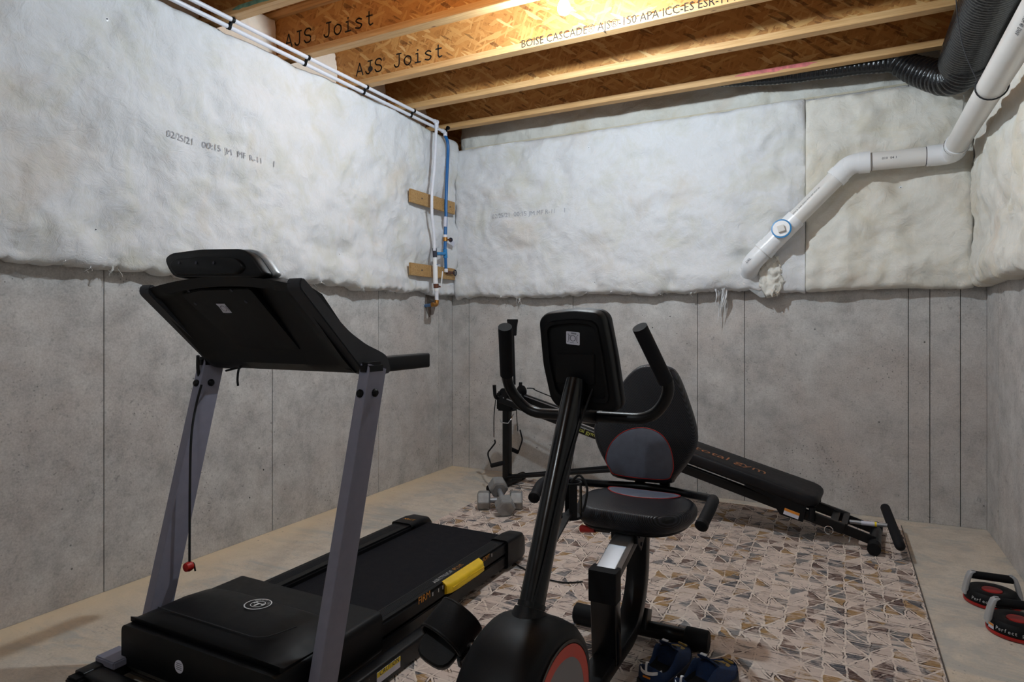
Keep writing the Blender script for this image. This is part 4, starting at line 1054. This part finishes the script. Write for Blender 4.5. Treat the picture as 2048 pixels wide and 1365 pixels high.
# front handlebar
bar = [V((BX + sg * a_, y, z)) for sg, a_, y, z in ((-1, .201, 1.643, 1.172), (-1, .258, 1.765, .985), (-1, .195, 1.79, .905), (1, .195, 1.79, .91), (1, .258, 1.765, 1.00), (1, .201, 1.643, 1.172))]
path = rounded(bar, .09, 8)
MB().tube(path, .0165, 18).build('front_handlebar', 'black_metal', BK)
for sg in (-1, 1):
    g = [V((BX + sg * a_, y, z)) for a_, y, z in ((.2015, 1.644, 1.1705), (.243, 1.733, 1.034))]
    gp = MB().tube([g[0] + (g[0] - g[1]).normalized() * .004, g[1] + (g[1] - g[0]) * .06], .0205, 20).build('foam_grip', 'foam', BK)
MB().beam((BX, 1.66, .935), (BX, 1.80, .907), .06, .045, r=.006).build('bar_bracket', 'black_metal', BK)
# main frame: bottom beam, rear riser with curved corner, front leg, seat slider
fr_path = rounded([V((BX, 1.36, .10)), V((BX, 2.20, .095)), V((BX, 2.315, .22)), V((BX, 2.335, .44))], .16, 8)
MB().sweep(fr_path, .075, .05, (1, 0, 0), .008).build('main_frame', 'black_metal', BK)
legA, legB = bp_(1216, 1345), bp_(1210, 1150)
legB = V((BX, 1.945, .385)); legA = V((BX, 1.965, .10))
lg = MB().beam(legA, legB, .085, .05, (0, 1, 0), r=.004).build('front_leg', 'black_gloss', BK)
lgc = V((BX, 1.94, .372))
MB().beam(V((BX, 1.9445, .30)), V((BX, 1.943, .400)), .092, .058, (0, 1, 0), r=.006).build('end_cap', 'black_rubber', lg)
sA, sB = V((BX, 1.93, .375)), V((BX, 2.30, .475))
MB().beam(sA, sB, .066, .036, r=.004).build('seat_rail', 'steel', BK)
MB().beam(sA + (sB - sA) * .0 + V((0, 0, -.034)), sB + V((0, 0, -.04)), .06, .03, r=.004).build('rail_support', 'black_metal', BK)
cr = sA + (sB - sA) * .60
car = MB().beam(cr + V((0, 0, .012)), cr + (sB - sA) * .30 + V((0, 0, .002)), .098, .056, r=.008).build('seat_carriage', 'black_plastic', BK)
MB().prism([V((BX + .052, y, z)) for y, z in ((2.12, .475), (2.21, .485), (2.215, .43), (2.17, .395), (2.13, .43))], (.004, 0, 0)).build('side_bracket', 'charcoal', car)
for y, z in ((2.14, .455), (2.19, .465), (2.165, .42)):
    MB().lathe([(.007, 0), (.007, .006)], (BX + .055, y, z), (1, 0, 0), 10).build('bolt', 'ink', car)
lv0 = V((BX - .05, 2.14, .455)); lv1 = bp_(1163, 1058, BX - .165)
lv = MB().tube([lv0, lv0 + (lv1 - lv0) * .6], .006, 10).build('seat_lever', 'black_metal', BK)
MB().tube([lv0 + (lv1 - lv0) * .5, lv1], .012, 14, rf=lambda t_: .0095 + .0045 * t_).build('lever_grip', 'red_plastic', lv)
# stabilisers
def stab(y, x0, x1, name):
    s_ = MB().tube([(x0, y, .052), (x1, y, .052)], .029, 20).build(name, 'black_metal', BK)
    for a_, b_ in ((x0 - .01, x0 + .075), (x1 - .075, x1 + .01)):
        MB().lathe([(.030, 0), (.0385, .006), (.0385, abs(b_ - a_) - .004), (.034, abs(b_ - a_))], (a_, y, .0515), (1, 0, 0), 20).build('stabiliser_cap', 'black_rubber', s_)
    return s_
stab(2.33, BX - .245, BX + .245, 'rear_stabiliser')
stab(1.02, BX - .22, BX + .22, 'front_stabiliser')
MB().beam((BX, 1.02, .06), (BX, 1.2, .12), .07, .05, r=.006).build('front_strut', 'black_metal', BK)
MB().beam((BX, 2.315, .055), (BX, 2.345, .12), .08, .07, (0, 1, 0), r=.006).build('rear_foot_plate', 'black_metal', BK)
# seat
so = [(-.13, 2.10), (.12, 2.10), (.185, 2.16), (.218, 2.27), (.21, 2.38), (.15, 2.44), (-.15, 2.44), (-.21, 2.38), (-.218, 2.27), (-.185, 2.16)]
sz = lambda y: .503
sp_ = rounded([V((BX + x, y, sz(y))) for x, y in so], .05, 4, True)
sn = V((0, 0, 1))
MB().pad(sp_, sn, .066, .13, 7, .005).build('seat_cushion', 'vinyl_weave', BK, smooth=60)
MB().pad([p - sn * .034 for p in [sum(sp_, V()) / len(sp_) + (q - sum(sp_, V()) / len(sp_)) * .9 for q in sp_]], sn, .02, .05).build('seat_board', 'black_plastic', BK)
ins_ = spline([V((BX + x, y, sz(y))) for x, y in ((-.135, 2.405), (0, 2.415), (.135, 2.405), (.10, 2.335), (0, 2.305), (-.10, 2.335))], 6, True)
sc_ = MB().pad([p + sn * .0345 for p in ins_], sn, .012, .10).build('seat_insert', 'vinyl_grey', BK, smooth=60)
MB().tube([p + sn * .0385 for p in ins_] + [ins_[0] + sn * .0385], .0017, 6).build('red_piping', 'red_plastic', sc_)
# backrest
bn = V((0, -1, .20)).normalized(); b0 = V((BX, 2.475, .79))
bpx = ((1252, 752), (1275, 732), (1300, 727), (1330, 730), (1352, 744), (1375, 800), (1392, 862), (1386, 905), (1350, 955), (1330, 968), (1232, 957), (1213, 935), (1189, 885), (1188, 845), (1225, 790))
bq = spline([PP(x, y, b0, bn) for x, y in bpx], 4, True)
br = MB().pad([p - bn * .03 for p in bq], bn, .075, .10, 7, .004).build('backrest', 'vinyl_weave', BK, smooth=60)
ipx = ((1212, 918), (1222, 888), (1248, 864), (1285, 856), (1318, 866), (1338, 890), (1347, 925), (1344, 948), (1326, 960), (1236, 951), (1220, 938))
iq = spline([PP(x, y, b0 + bn * .008, bn) for x, y in ipx], 4, True)
bi = MB().pad([p - bn * .002 for p in iq], bn, .014, .05, 5, .003).build('backrest_insert', 'vinyl_grey', br, smooth=60)
MB().tube([p + bn * .003 for p in iq] + [iq[0] + bn * .003], .0016, 6).build('red_piping', 'red_plastic', bi)
MB().beam((BX - .05, 2.52, .47), (BX - .05, 2.535, .70), .04, .02, (0, 1, 0), r=.004).build('backrest_strut', 'black_metal', BK)
MB().beam((BX + .05, 2.52, .47), (BX + .05, 2.535, .70), .04, .02, (0, 1, 0), r=.004).build('backrest_strut', 'black_metal', BK)
MB().beam((BX, 2.30, .46), (BX, 2.54, .50), .12, .03, r=.004).build('backrest_bracket', 'black_metal', BK)
# seat-side handlebar
hb = [V((BX + x, y, z)) for x, y, z in ((-.288, 2.03, .575), (-.30, 2.13, .60), (-.275, 2.24, .585), (-.17, 2.42, .545), (0, 2.475, .54), (.17, 2.42, .545), (.275, 2.24, .585), (.30, 2.13, .60), (.288, 2.03, .56))]
hp_ = spline(hb, 8)
MB().tube(hp_, .0155, 16).build('seat_handlebar', 'black_metal', BK)
for sg, seg in ((-1, hp_[:14]), (1, hp_[-14:])):
    fg = MB().tube(seg, .019, 18).build('foam_grip', 'foam', BK)
    e = seg[0] if sg < 0 else seg[-1]; e2_ = seg[1] if sg < 0 else seg[-2]; d_ = (e - e2_).normalized()
    MB().lathe([(.019, -.004), (.021, .002), (.0205, .012), (.012, .02), (.002, .022)], e, d_, 18).build('grip_end', 'black_rubber', fg)
# bottle holder behind the post
bhc = bp_(1145, 1000, BX - .10); bhc.y = 2.02; bhc = P(1142, 1002, Y=1.92)
bh = MB().lathe([(.030, -.055), (.034, -.055), (.034, -.046), (.031, -.046)], bhc, (0, 0, 1), 20).build('bottle_holder', 'black_plastic', BK)
for k in range(4):
    q = k * math.pi / 2 + .6
    MB().beam(bhc + V((.032 * math.cos(q), .032 * math.sin(q), -.05)), bhc + V((.032 * math.cos(q), .032 * math.sin(q), .06)), .026, .003, (math.cos(q), math.sin(q), 0)).build('holder_rib', 'black_plastic', bh)
MB().tube([bhc + V((.033 * math.cos(q), .033 * math.sin(q), .06)) for q in [2 * math.pi * k / 20 for k in range(21)]], .003, 6).build('holder_ring', 'black_plastic', bh)
MB().beam(bhc + V((0, 0, -.03)), V((pc0 + pd * ((bhc.z - .03 - pc0.z) / pd.z))), .02, .008).build('holder_arm', 'black_plastic', bh)
MB().tube(spline([bhc + V((0, .0, .06)), bhc + V((.03, 0, .085)), bhc + V((.055, 0, .05)), bhc + V((.05, 0, .0)), bhc + V((.04, 0, -.03))], 6), .004, 8).build('pulse_cable', 'rope', BK)
# cranks and pedals
ax = V((BX, 1.325, .265))
def pedal(sg, pc, roll):
    ck = MB().beam(V((BX + sg * .128, ax.y, ax.z)), V((BX + sg * .135, pc.y, pc.z)), .030, .014, (sg, 0, 0), r=.004).build('crank_arm', 'chrome', BK)
    MB().tube([V((BX + sg * .10, ax.y, ax.z)), V((BX + sg * .135, ax.y, ax.z))], .014, 14).build('crank_axle', 'steel', ck)
    MB().tube([V((BX + sg * .125, pc.y, pc.z)), V((BX + sg * .155, pc.y, pc.z))], .012, 14).build('pedal_axle', 'chrome', ck)
    c = V((BX + sg * .215, pc.y, pc.z)); R = Matrix.Rotation(math.radians(-sg * 22), 3, 'Y') @ Matrix.Rotation(roll, 3, 'X')
    f = lambda x, y, z: c + R @ V((x * sg, y, z))
    out = rounded([V((x, y, 0)) for x, y in ((-.048, -.07), (.045, -.075), (.052, .045), (.03, .068), (-.03, .068), (-.05, .045))], .035, 4, True)
    rings = [[f(p.x * k, p.y * k, z) for p in out] for z, k in ((-.034, .55), (-.030, .78), (-.02, .94), (-.004, 1.0), (.010, 1.0), (.015, .94))]
    pdl = MB().loft(rings).build('pedal', 'black_plastic', BK)
    sp = [f(x, y + .022, z) for x, y, z in ((-.054, .0, -.012), (-.060, .0, .02), (-.044, .0, .056), (0, .0, .072), (.044, .0, .056), (.060, .0, .02), (.054, .0, -.012))]
    stp = MB().sweep(spline(sp, 5), .088, .006, (R @ V((0, 1, -.12))), .002).build('foot_strap', 'black_rubber', pdl)
    for e in (-.042, .042):
        MB().tube(spline([p + (R @ V((0, 1, -.12))).normalized() * e for p in sp], 5), .0042, 8).build('strap_hem', 'black_plastic', stp)
    MB().loft([[f(-.062 + dx, dy, z) for dx, dy in ((-.008, -.03), (.008, -.03), (.008, .03), (-.008, .03))] for z in (-.03, .02)]).build('strap_buckle', 'black_smooth', pdl, bevel=.004)
pv = P(893, 1277, X=BX - .215)
pedal(-1, pv, math.radians(38))
pedal(1, V((BX, 2 * ax.y - pv.y, 2 * ax.z - pv.z)), math.radians(-20))

# ================================================================== INCLINE GYM
GA, GB = V((-2.14, 4.07, 0)), V((.165, 3.905, 0))
gd = (GB - GA).normalized(); gn = V((-gd.y, gd.x, 0))           # gn points to the back wall
GL = (GB - GA).length
G = lambda s_, n_, z: GA + gd * s_ + gn * n_ + V((0, 0, z))
GY = thing('incline_gym', 'black incline bench gym with cable handles along the back wall', 'exercise bench', (GA + GB) / 2)
rz = lambda s_: .665 - (.665 - .095) * s_ / 2.19
MB().beam(G(0, 0, .02), G(0, 0, .60), .052, .052, gn, r=.006).build('column', 'black_metal', GY)
MB().tube([G(0, -.20, .0435), G(0, .20, .0435)], .028, 16).build('column_foot', 'black_metal', GY)
for n_ in (-.2, .2): MB().tube([G(0, n_ - .03, .0435), G(0, n_ + .03, .0435)], .0295, 16).build('foot_cap', 'black_rubber', GY)
for n_ in (-.12, .12):
    rl = MB().beam(G(.02, n_, rz(.02)), G(2.17, n_, rz(2.17)), .032, .055, r=.006).build('glide_rail', 'black_metal', GY)
    MB().beam(G(.05, n_ - .0165, rz(.05) + .018), G(1.2, n_ - .0165, rz(1.2) + .018), .001, .008).build('rail_glint', 'steel', rl, smooth=0)  # steel strip stands in for light reflected along the rail's top edge
    if n_ < 0:
        p = G(.60, n_ - .0172, rz(.60) - .012); text('rail_print', 'total gym', 'print_lime', rl, frame(p, G(1, n_, rz(1)) - G(0, n_, rz(0)), (0, 0, 1)), width=.15, sy=.9)
for s_ in (.06, 1.05, 2.12): MB().beam(G(s_, -.12, rz(s_)), G(s_, .12, rz(s_)), .04, .03, r=.004).build('cross_tube', 'black_metal', GY)
for sg in (-1, 1):
    MB().tube([G(.02, sg * .02, .085), G(1.25, sg * .10, rz(1.25) - .02)], .0125, 10).build('brace', 'black_metal', GY)
# top bracket, hooks and pulleys
hbk = MB().box(-.065, .07, -.05, .05, .56, .70, frame(G(0, 0, 0), gd, gn)).build('top_bracket', 'black_plastic', GY, bevel=.012)
for sg, px, py in ((-1, 990, 772), (1, 1034, 768)):
    pp_ = G(-.03 if sg < 0 else .04, sg * .14, .70)
    MB().tube(rounded([G(0, sg * .04, .66), G(-.02 if sg < 0 else .03, sg * .13, .655), G(-.02 if sg < 0 else .03, sg * .14, .755)], .04), .013, 12).build('hook_arm', 'black_metal', hbk)
    MB().lathe([(.038, -.014), (.045, -.010), (.030, 0), (.045, .010), (.038, .014)], G(.05, sg * .12, .69), gn + gd * .3, 20).build('pulley_wheel', 'black_plastic', hbk)
MB().tube([G(-.06, 0, .49) + V((0, 0, 0)), G(-.03, -.035, .475), G(.03, -.035, .475), G(.05, -.02, .51), G(.055, 0, .54)], .004, 8).build('pin_loop', 'chrome', GY)
# cables with handles
def handle(top, mid, shape, gripa, gripb):
    c_ = MB().tube(spline([top, (top + mid) / 2 + V((-.006, 0, 0)), mid], 6), .0035, 8).build('pull_cable', 'rope', GY)
    MB().tube([mid + V((0, 0, .02)), mid + V((0, 0, -.018))], .007, 10).build('carabiner', 'chrome', c_)
    MB().tube(rounded(shape, .02), .0058, 8).build('stirrup', 'black_metal', c_)
    MB().tube([gripa, gripb], .0155, 14).build('hand_grip', 'foam', c_)
qq = lambda px, py, n_=-.14: PP(px, py, G(0, n_, 0), gn)
handle(qq(991, 800), qq(988, 870), [qq(989, 880), qq(991, 886), qq(976, 905), qq(976, 912), qq(983, 932)], qq(983, 932), qq(1008, 926))
handle(qq(1034, 790, .12), qq(1035, 858, .12), [qq(1040, 860, .12), qq(1045, 880, .12), qq(1036, 907, .12)], qq(1036, 905, .12), qq(1020, 898, .12))
MB().tube(spline([qq(1054, 777, .12), qq(1068, 778, .12), qq(1085, 787, .12), G(.9, .10, rz(.9) + .07)], 6), .004, 8).build('board_cable', 'rope', GY)
wp = [qq(1029, 770, .1), qq(1026, 668, .1)]
wn = MB().tube(wp, .009, 10).build('wing_post', 'black_metal', GY)
MB().loft([[qq(1025 + dx, y, .1) + gn * dn for dx, dn in ((-w_, -.012), (w_, -.012), (w_, .012), (-w_, .012))] for y, w_ in ((672, 7), (655, 8), (639, 10.5))]).build('wing_cap', 'black_plastic', wn, bevel=.004)
# glide board with pad
gs = (G(1, 0, rz(1)) - G(0, 0, rz(0))).normalized(); gu = gn.cross(gs) * -1
if gu.z < 0: gu = -gu
s0, s1 = 1.02, 2.03
pdq = rounded([G(s_, n_, rz(s_)) + gu * .085 for s_, n_ in ((s0, -.17), (s1, -.17), (s1, .17), (s0, .17))], .06, 5, True)
pdp = MB().pad(pdq, gu, .062, .06, 6, .002).build('glide_pad', 'vinyl', GY, smooth=60)
bq_ = rounded([G(s_, n_, rz(s_)) + gu * .045 for s_, n_ in ((s0 + .03, -.15), (s1 - .03, -.15), (s1 - .03, .15), (s0 + .03, .15))], .03, 4, True)
MB().prism(bq_, gu * .014).build('glide_board', 'black_plastic', GY)
text('pad_print', 'total gym', 'print_brown', pdp, frame(G(1.33, -.06, rz(1.33)) + gu * .119, gs, gn), width=.42, depth=.0008)
for n_ in (-.155, .155):
    sd_ = V(gn) * (.006 if n_ > 0 else -.006)
    cw = MB().prism([G(s_, n_, rz(s_)) + gu * h for s_, h in ((1.66, .055), (1.98, .055), (1.985, -.035), (1.87, -.04), (1.80, .028), (1.67, .038))], sd_).build('carriage_plate', 'black_plastic', GY)
    if n_ < 0:
        q4 = [G(s_, n_, rz(s_)) + gu * h + sd_ * 1.1 for s_, h in ((1.885, -.03), (1.96, -.03), (1.96, .005), (1.885, .005))]
        wl = MB().prism(q4, sd_ * .1).build('warning_label', 'sticker', cw, smooth=0)
        q4 = [G(s_, n_, rz(s_)) + gu * h + sd_ * 1.25 for s_, h in ((1.885, -.009), (1.96, -.009), (1.96, .005), (1.885, .005))]
        MB().prism(q4, sd_ * .1).build('label_band', 'label_orange', wl, smooth=0)
# front foot, knobs and foot bar
MB().tube([G(GL + .0, -.19, .044), G(GL, .18, .044)], .029, 18).build('front_foot', 'black_metal', GY)
for n_ in (-.18, .17): MB().tube([G(GL, n_ - .035, .0445), G(GL, n_ + .035, .0445)], .0312, 18).build('foot_cap', 'black_rubber', GY)
MB().tube([PP(1725, 1088, G(2.17, 0, 0), gd), PP(1714, 1032, G(2.17, 0, 0), gd)], .017, 14).build('stop_bar', 'black_metal', GY)
for n_ in (-.105, .105): MB().beam(G(2.10, n_, .115), G(GL, n_, .055), .012, .05, r=.003).build('hinge_plate', 'black_metal', GY)
for n_ in (-.15, .14): MB().tube([G(2.02, n_, rz(2.02) - .01), G(2.02, n_, rz(2.02) + .06)], .016, 12).build('lock_knob', 'black_plastic', GY)
kr = G(2.10, -.145, rz(2.10) - .03)
MB().tube([kr + gd * .021 * math.cos(q) + V((0, 0, .021 * math.sin(q))) for q in [2 * math.pi * k / 16 for k in range(17)]], .0022, 6).build('pin_ring', 'chrome', GY)
fm = P(1786, 1053, Y=3.90)
MB().beam(G(2.17, -.12, .112), G(2.17, .12, .112), .03, .03, r=.004).build('hinge_tube', 'black_metal', GY)
stm = MB().tube([G(2.19, 0, .11), fm], .011, 12).build('foot_bar_stem', 'steel', GY)
sdv = (fm - G(2.19, 0, .11)).normalized()
MB().tube([G(2.19, 0, .11) + sdv * .055, G(2.19, 0, .11) + sdv * .13], .0122, 12).build('stem_label', 'sticker', stm)
MB().tube([G(2.19, 0, .11) + sdv * .118, G(2.19, 0, .11) + sdv * .128], .0126, 12).build('label_band', 'label_yellow', stm)
fb0, fb1 = V((.262, 3.68, .084)), V((.222, 4.12, .155))
fb_ = MB().tube([fb0, fb1], .024, 18).build('foot_bar', 'foam', GY)
for e, d_ in ((fb0, fb0 - fb1), (fb1, fb1 - fb0)): MB().lathe([(.024, -.002), (.022, .008), (.012, .018), (.001, .021)], e, d_, 18).build('bar_end', 'foam', fb_)

# ================================================================== DUMBBELLS
def dumbbell(c, d, label, roll=0.0):
    d = V(d).normalized(); t = thing('hex_dumbbell', label, 'dumbbell', (c.x, c.y, RZ), 'hex dumbbells on the rug')
    sd = d.cross(V((0, 0, 1))).normalized(); u = sd.cross(d)
    MB().tube([c - d * .07, c - d * .03, c, c + d * .03, c + d * .07], .016, 16, rf=lambda t_: .0145 + .003 * math.sin(t_ * math.pi)).build('handle', 'steel', t)
    R = .062
    for sg in (-1, 1):
        rings = []
        for s_, k in ((.062, .80), (.070, 1.0), (.135, 1.0), (.143, .82)):
            rings.append([c + d * sg * s_ + (sd * math.cos(q) + u * math.sin(q)) * R * k for q in [math.radians(60 * i + roll) for i in range(6)]])
        hh = MB().loft(rings).build('hex_head', 'iron_grey', t, bevel=.003)
    return t
ca = P(1000, 1001, Z=RZ + .054)
dumbbell(ca, (CS, SN, 0), 'grey hex dumbbell lying flat on the rug beneath a crossing one')
cbn, cbf = P(1010, 1012, Z=.074), P(997, 977, Z=.136)
cdir = (cbf - cbn).normalized()
dumbbell(cbn + cdir * .103, cdir, 'grey hex dumbbell crossed over another, its end tilted up')

# ================================================================== PUSH-UP GRIPS
def pushup(c, rot, label):
    t = thing('pushup_grip', label, 'push-up grip', (c.x, c.y, 0), 'rotating push-up grips')
    F = Matrix.Translation((c.x, c.y, 0)) @ Matrix.Rotation(rot, 4, 'Z')
    W_ = lambda x, y, z: F @ V((x, y, z))
    MB().lathe([(.088, .0005), (.100, .004), (.101, .014), (.096, .016)], (c.x, c.y, 0), (0, 0, 1), 40).build('base_ring', 'red_plastic', t)
    b_ = MB().lathe([(.098, .0155), (.0995, .022), (.096, .042), (.086, .056), (.06, .060), (.04, .056), (.038, .054)], (c.x, c.y, 0), (0, 0, 1), 40).build('turntable', 'black_smooth', t)
    MB().lathe([(.037, .0535), (.036, .0575), (.02, .059)], (c.x, c.y, 0), (0, 0, 1), 30).build('red_hub', 'red_plastic', b_)
    for sg in (-1, 1):
        rings = []
        for x, z, wx, wy in ((.096, .030, .008, .026), (.092, .060, .008, .024), (.084, .095, .008, .021), (.076, .118, .008, .018), (.066, .126, .008, .016)):
            rings.append(rounded([W_(sg * (x - wx), -wy, z), W_(sg * (x + wx), -wy, z), W_(sg * (x + wx), wy, z), W_(sg * (x - wx), wy, z)], .005, 3, True))
        MB().loft(rings).build('side_arm', 'silver_paint', t)
    MB().tube([W_(-.072, 0, .110), W_(.072, 0, .110)], .0165, 18).build('grip_bar', 'black_rubber', t)
    # lettering curved round the wall of the turntable
    tx_ = 'Perfect pushup'
    q0 = math.radians(-100) - math.radians(6.2 * len(tx_) / 2)
    for k, ch in enumerate(tx_):
        if ch == ' ': continue
        q = q0 + math.radians(6.2 * k)
        r_ = .0988; n_ = V((math.cos(q), math.sin(q), .15)); tg = V((-math.sin(q), math.cos(q), 0))
        text('base_letter', ch, 'print_white', b_, frame(V((c.x + r_ * math.cos(q), c.y + r_ * math.sin(q), .0265)), tg, V((-.14 * math.cos(q), -.14 * math.sin(q), 1))), size=.019, depth=.0014)
    return b_
c1_ = P(1984, 1207, Z=0); c2_ = P(2036, 1268, Z=0)
pushup(V((c1_.x, c1_.y, 0)), math.radians(2), 'black and silver push-up grip with red base, farther from the rug beside the wall')
b2 = pushup(V((c2_.x, c2_.y, 0)), math.radians(4), 'black push-up grip with silver arms and a small orange and white side label')
q = math.radians(-155); nn = V((math.cos(q), math.sin(q), 0)); tt = V((-math.sin(q), math.cos(q), 0))
pc_ = V((c2_.x, c2_.y, 0)) + nn * .0998
wl = MB().box(-.014, .014, .020, .040, 0, .001, frame(pc_, tt, (0, 0, 1))).build('side_label', 'sticker', b2, smooth=0)
MB().box(-.014, .014, .032, .040, .0011, .0015, frame(pc_, tt, (0, 0, 1))).build('label_band', 'label_orange', wl, smooth=0)

# ================================================================== SHOES
def shoe(heel, ang, sg, label):
    """heel at the origin, toe along +x; sg mirrors left and right"""
    t = thing('running_shoe', label, 'shoe', (heel.x, heel.y, RZ), 'pair of blue running shoes')
    F = Matrix.Translation((heel.x, heel.y, RZ + .0008)) @ Matrix.Rotation(ang, 4, 'Z')
    L = .285
    def hw(t_): return .041 * min(1, math.sqrt(max(0, t_) / .06)) ** 1 if t_ < .06 else (.041 + .010 * math.sin(max(0, (t_ - .3)) / .45 * math.pi / 2) if t_ < .75 else .051 * math.sqrt(max(0, 1 - ((t_ - .75) / .25) ** 2)))
    def bend(t_): return sg * .014 * math.sin(max(0, t_ - .35) / .65 * 1.6)
    ts = [.0, .012, .03, .06, .12, .2, .28, .36, .44, .5, .56, .62, .7, .78, .86, .92, .965, .99, 1.0]
    W_ = lambda x, y, z: F @ V((x, y, z))
    rings = []
    for t_ in ts:
        w_ = max(.003, hw(t_) + .004); x = t_ * L; spring = .012 * max(0, (t_ - .75) / .25) ** 2
        rings.append([W_(x, bend(t_) + w_ * s_, z + spring) for s_, z in ((-.9, 0), (.9, 0), (1.04, .010), (1.0, .027), (-1.0, .027), (-1.04, .010))])
    MB().loft(rings).build('sole', 'shoe_sole', t, smooth=50)
    rings = []
    for t_ in ts:
        w_ = max(.003, hw(t_)); x = t_ * L; spring = .012 * max(0, (t_ - .75) / .25) ** 2
        hgt = (.084 - .03 * math.sin(min(1, t_ / .45) * math.pi) + .004 * max(0, t_ - .3) / .2) if t_ < .5 else .088 - (.088 - .038) * min(1, (t_ - .5) / .42) ** .9
        if t_ > .92: hgt = .038 - .016 * (t_ - .92) / .08
        op = 0 if t_ < .03 or t_ > .56 else min(1, (t_ - .03) / .06, (.56 - t_) / .07)
        zi = hgt - op * (hgt - .032); b_ = bend(t_)
        cols = [(-1.0, .02), (-1.03, .035), (-1.0, hgt * .62), (-.94, hgt * .93), (-.88, hgt), (-.80 + .0, hgt + (0 if op > .3 else .003) - op * .004), (-.74, zi + (hgt - zi) * .45), (-.66, zi + .001), (0, zi + (.006 if op == 0 else 0)), (.66, zi + .001), (.74, zi + (hgt - zi) * .45), (.80, hgt + (0 if op > .3 else .003) - op * .004), (.88, hgt), (.94, hgt * .93), (1.0, hgt * .62), (1.03, .035), (1.0, .02)]
        rings.append([W_(x + .004, b_ + w_ * s_ * (1 if op > 0 else .98), z + spring) for s_, z in cols])
    up = MB().loft(rings).build('upper', 'shoe_blue', t, smooth=60)
    # dark lining
    r2 = []
    for t_ in (.06, .1, .16, .24, .32, .40, .47, .52):
        w_ = hw(t_) * .70; x = t_ * L + .004; r2.append([W_(x, bend(t_) + w_ * s_, z) for s_, z in ((-1.02, .052), (-.95, .036), (0, .0345), (.95, .036), (1.02, .052))])
    MB().loft(r2, cap=False, closed=False).build('lining', 'shoe_lining', up, smooth=60)
    # tongue
    tg = []
    for t_, z in ((.66, .074), (.58, .088), (.50, .104), (.455, .116)):
        w_ = .022; tg.append([W_(t_ * L, bend(t_) + w_ * s_, z - .004 * abs(s_) + dz) for s_, dz in ((-1, 0), (0, .002), (1, 0), (1, -.005), (0, -.004), (-1, -.005))])
    to = MB().loft(tg).build('tongue', 'shoe_blue', t, smooth=60)
    p = [W_(.452 * L, bend(.455) + y, .1185) for y in (-.010, .010)]
    MB().beam(p[0], p[1], .010, .003, (0, 0, 1)).build('tongue_patch', 'reflective', to)
    # laces
    for k in range(4):
        t_ = .54 + .055 * k; z = .094 - .05 * (t_ - .5) / .42 * 1.2
        MB().tube(spline([W_(t_ * L, bend(t_) - .026, z - .006), W_(t_ * L, bend(t_), z + .005), W_(t_ * L, bend(t_) + .026, z - .006)], 5), .0028, 8).build('lace', 'shoe_lining', up)
    # heel stripe, pull loop and tag
    hs_ = [W_(.012 * 1 + .05 * (1 - math.cos(q)) - .017, .0365 * math.sin(q), .066) for q in [math.radians(a_) for a_ in range(-75, 76, 15)]]
    MB().sweep(hs_, .010, .003, (0, 0, 1), .001).build('heel_stripe', 'reflective', up)
    MB().sweep(spline([W_(-.0005, 0, .060), W_(-.004, 0, .078), W_(.0, 0, .096), W_(.010, 0, .094)], 4), .007, .003, (F.to_3x3() @ V((0, 1, 0))), .001).build('pull_loop', 'reflective', up)
    MB().box(-.003, .0005, -.013, .013, .048, .054, F).build('heel_tag', 'label_orange', up, bevel=.001)
    # tan toe overlays and vent dots
    for (t_, s_, a_, ln, wd) in ((.83, -.5, .5, .036, .022), (.87, .1, 0, .040, .024), (.80, .66, -.4, .036, .020), (.95, -.1, 1.4, .036, .014)):
        w_ = hw(t_); z = .088 - .05 * min(1, (t_ - .5) / .42) ** .9 + .004 - .008 * s_ * s_ + .012 * max(0, (t_ - .75) / .25) ** 2
        Mx = F @ Matrix.Translation((t_ * L, bend(t_) + w_ * s_ * .8, z)) @ Matrix.Rotation(.32, 4, 'Y') @ Matrix.Rotation(-s_ * .6, 4, 'X') @ Matrix.Rotation(a_, 4, 'Z')
        MB().pad([Mx @ V((x, y, 0)) for x, y in [(p.x, p.y) for p in rounded([(-ln / 2, -wd / 2, 0), (ln / 2, -wd / 2 * .6, 0), (ln / 2, wd / 2 * .6, 0), (-ln / 2, wd / 2, 0)], .006, 3, True)]], Mx.to_3x3() @ V((0, 0, 1)), .006, .1).build('toe_overlay', 'shoe_tan', up)
    dm = MB(); rn = random.Random(5)
    for k in range(16):
        t_ = .66 + .03 * (k % 4) + rn.uniform(0, .01); s_ = .45 + .1 * (k // 4); w_ = hw(t_); hg = .088 - .05 * min(1, (t_ - .5) / .42) ** .9
        dm.lathe([(.0016, 0), (.0014, .0015)], W_(t_ * L + .004, bend(t_) + w_ * (.72 + .06 * (k // 4)), hg * (1.0 - .12 * (k // 4)) + .001), F.to_3x3() @ V((.1, .5, .8)), 6)
    o = dm.build('vent_dots', 'reflective', up); o['kind'] = 'stuff'
h1_, h2_ = P(1318, 1372, Z=.04), P(1392, 1398, Z=.04)
shoe(V((-.545, 1.985, 0)), math.radians(76), 1, 'blue running shoe with heel stripe, close to the bike frame')
shoe(V((-.43, 1.955, 0)), math.radians(72), -1, 'blue running shoe farther from the bike frame, with white vent dots')

# ---- loose cable lying on the rug
cz = RZ + .004
cp_ = [P(x, y, Z=cz) for x, y in ((1030, 1128), (1062, 1146), (1090, 1158), (1130, 1166), (1165, 1164))]
tag(MB().tube(spline(cp_, 6), .0035, 8).build('loose_cable', 'rope'), 'thin black cable lying loose on the rug beside the treadmill', 'cable')
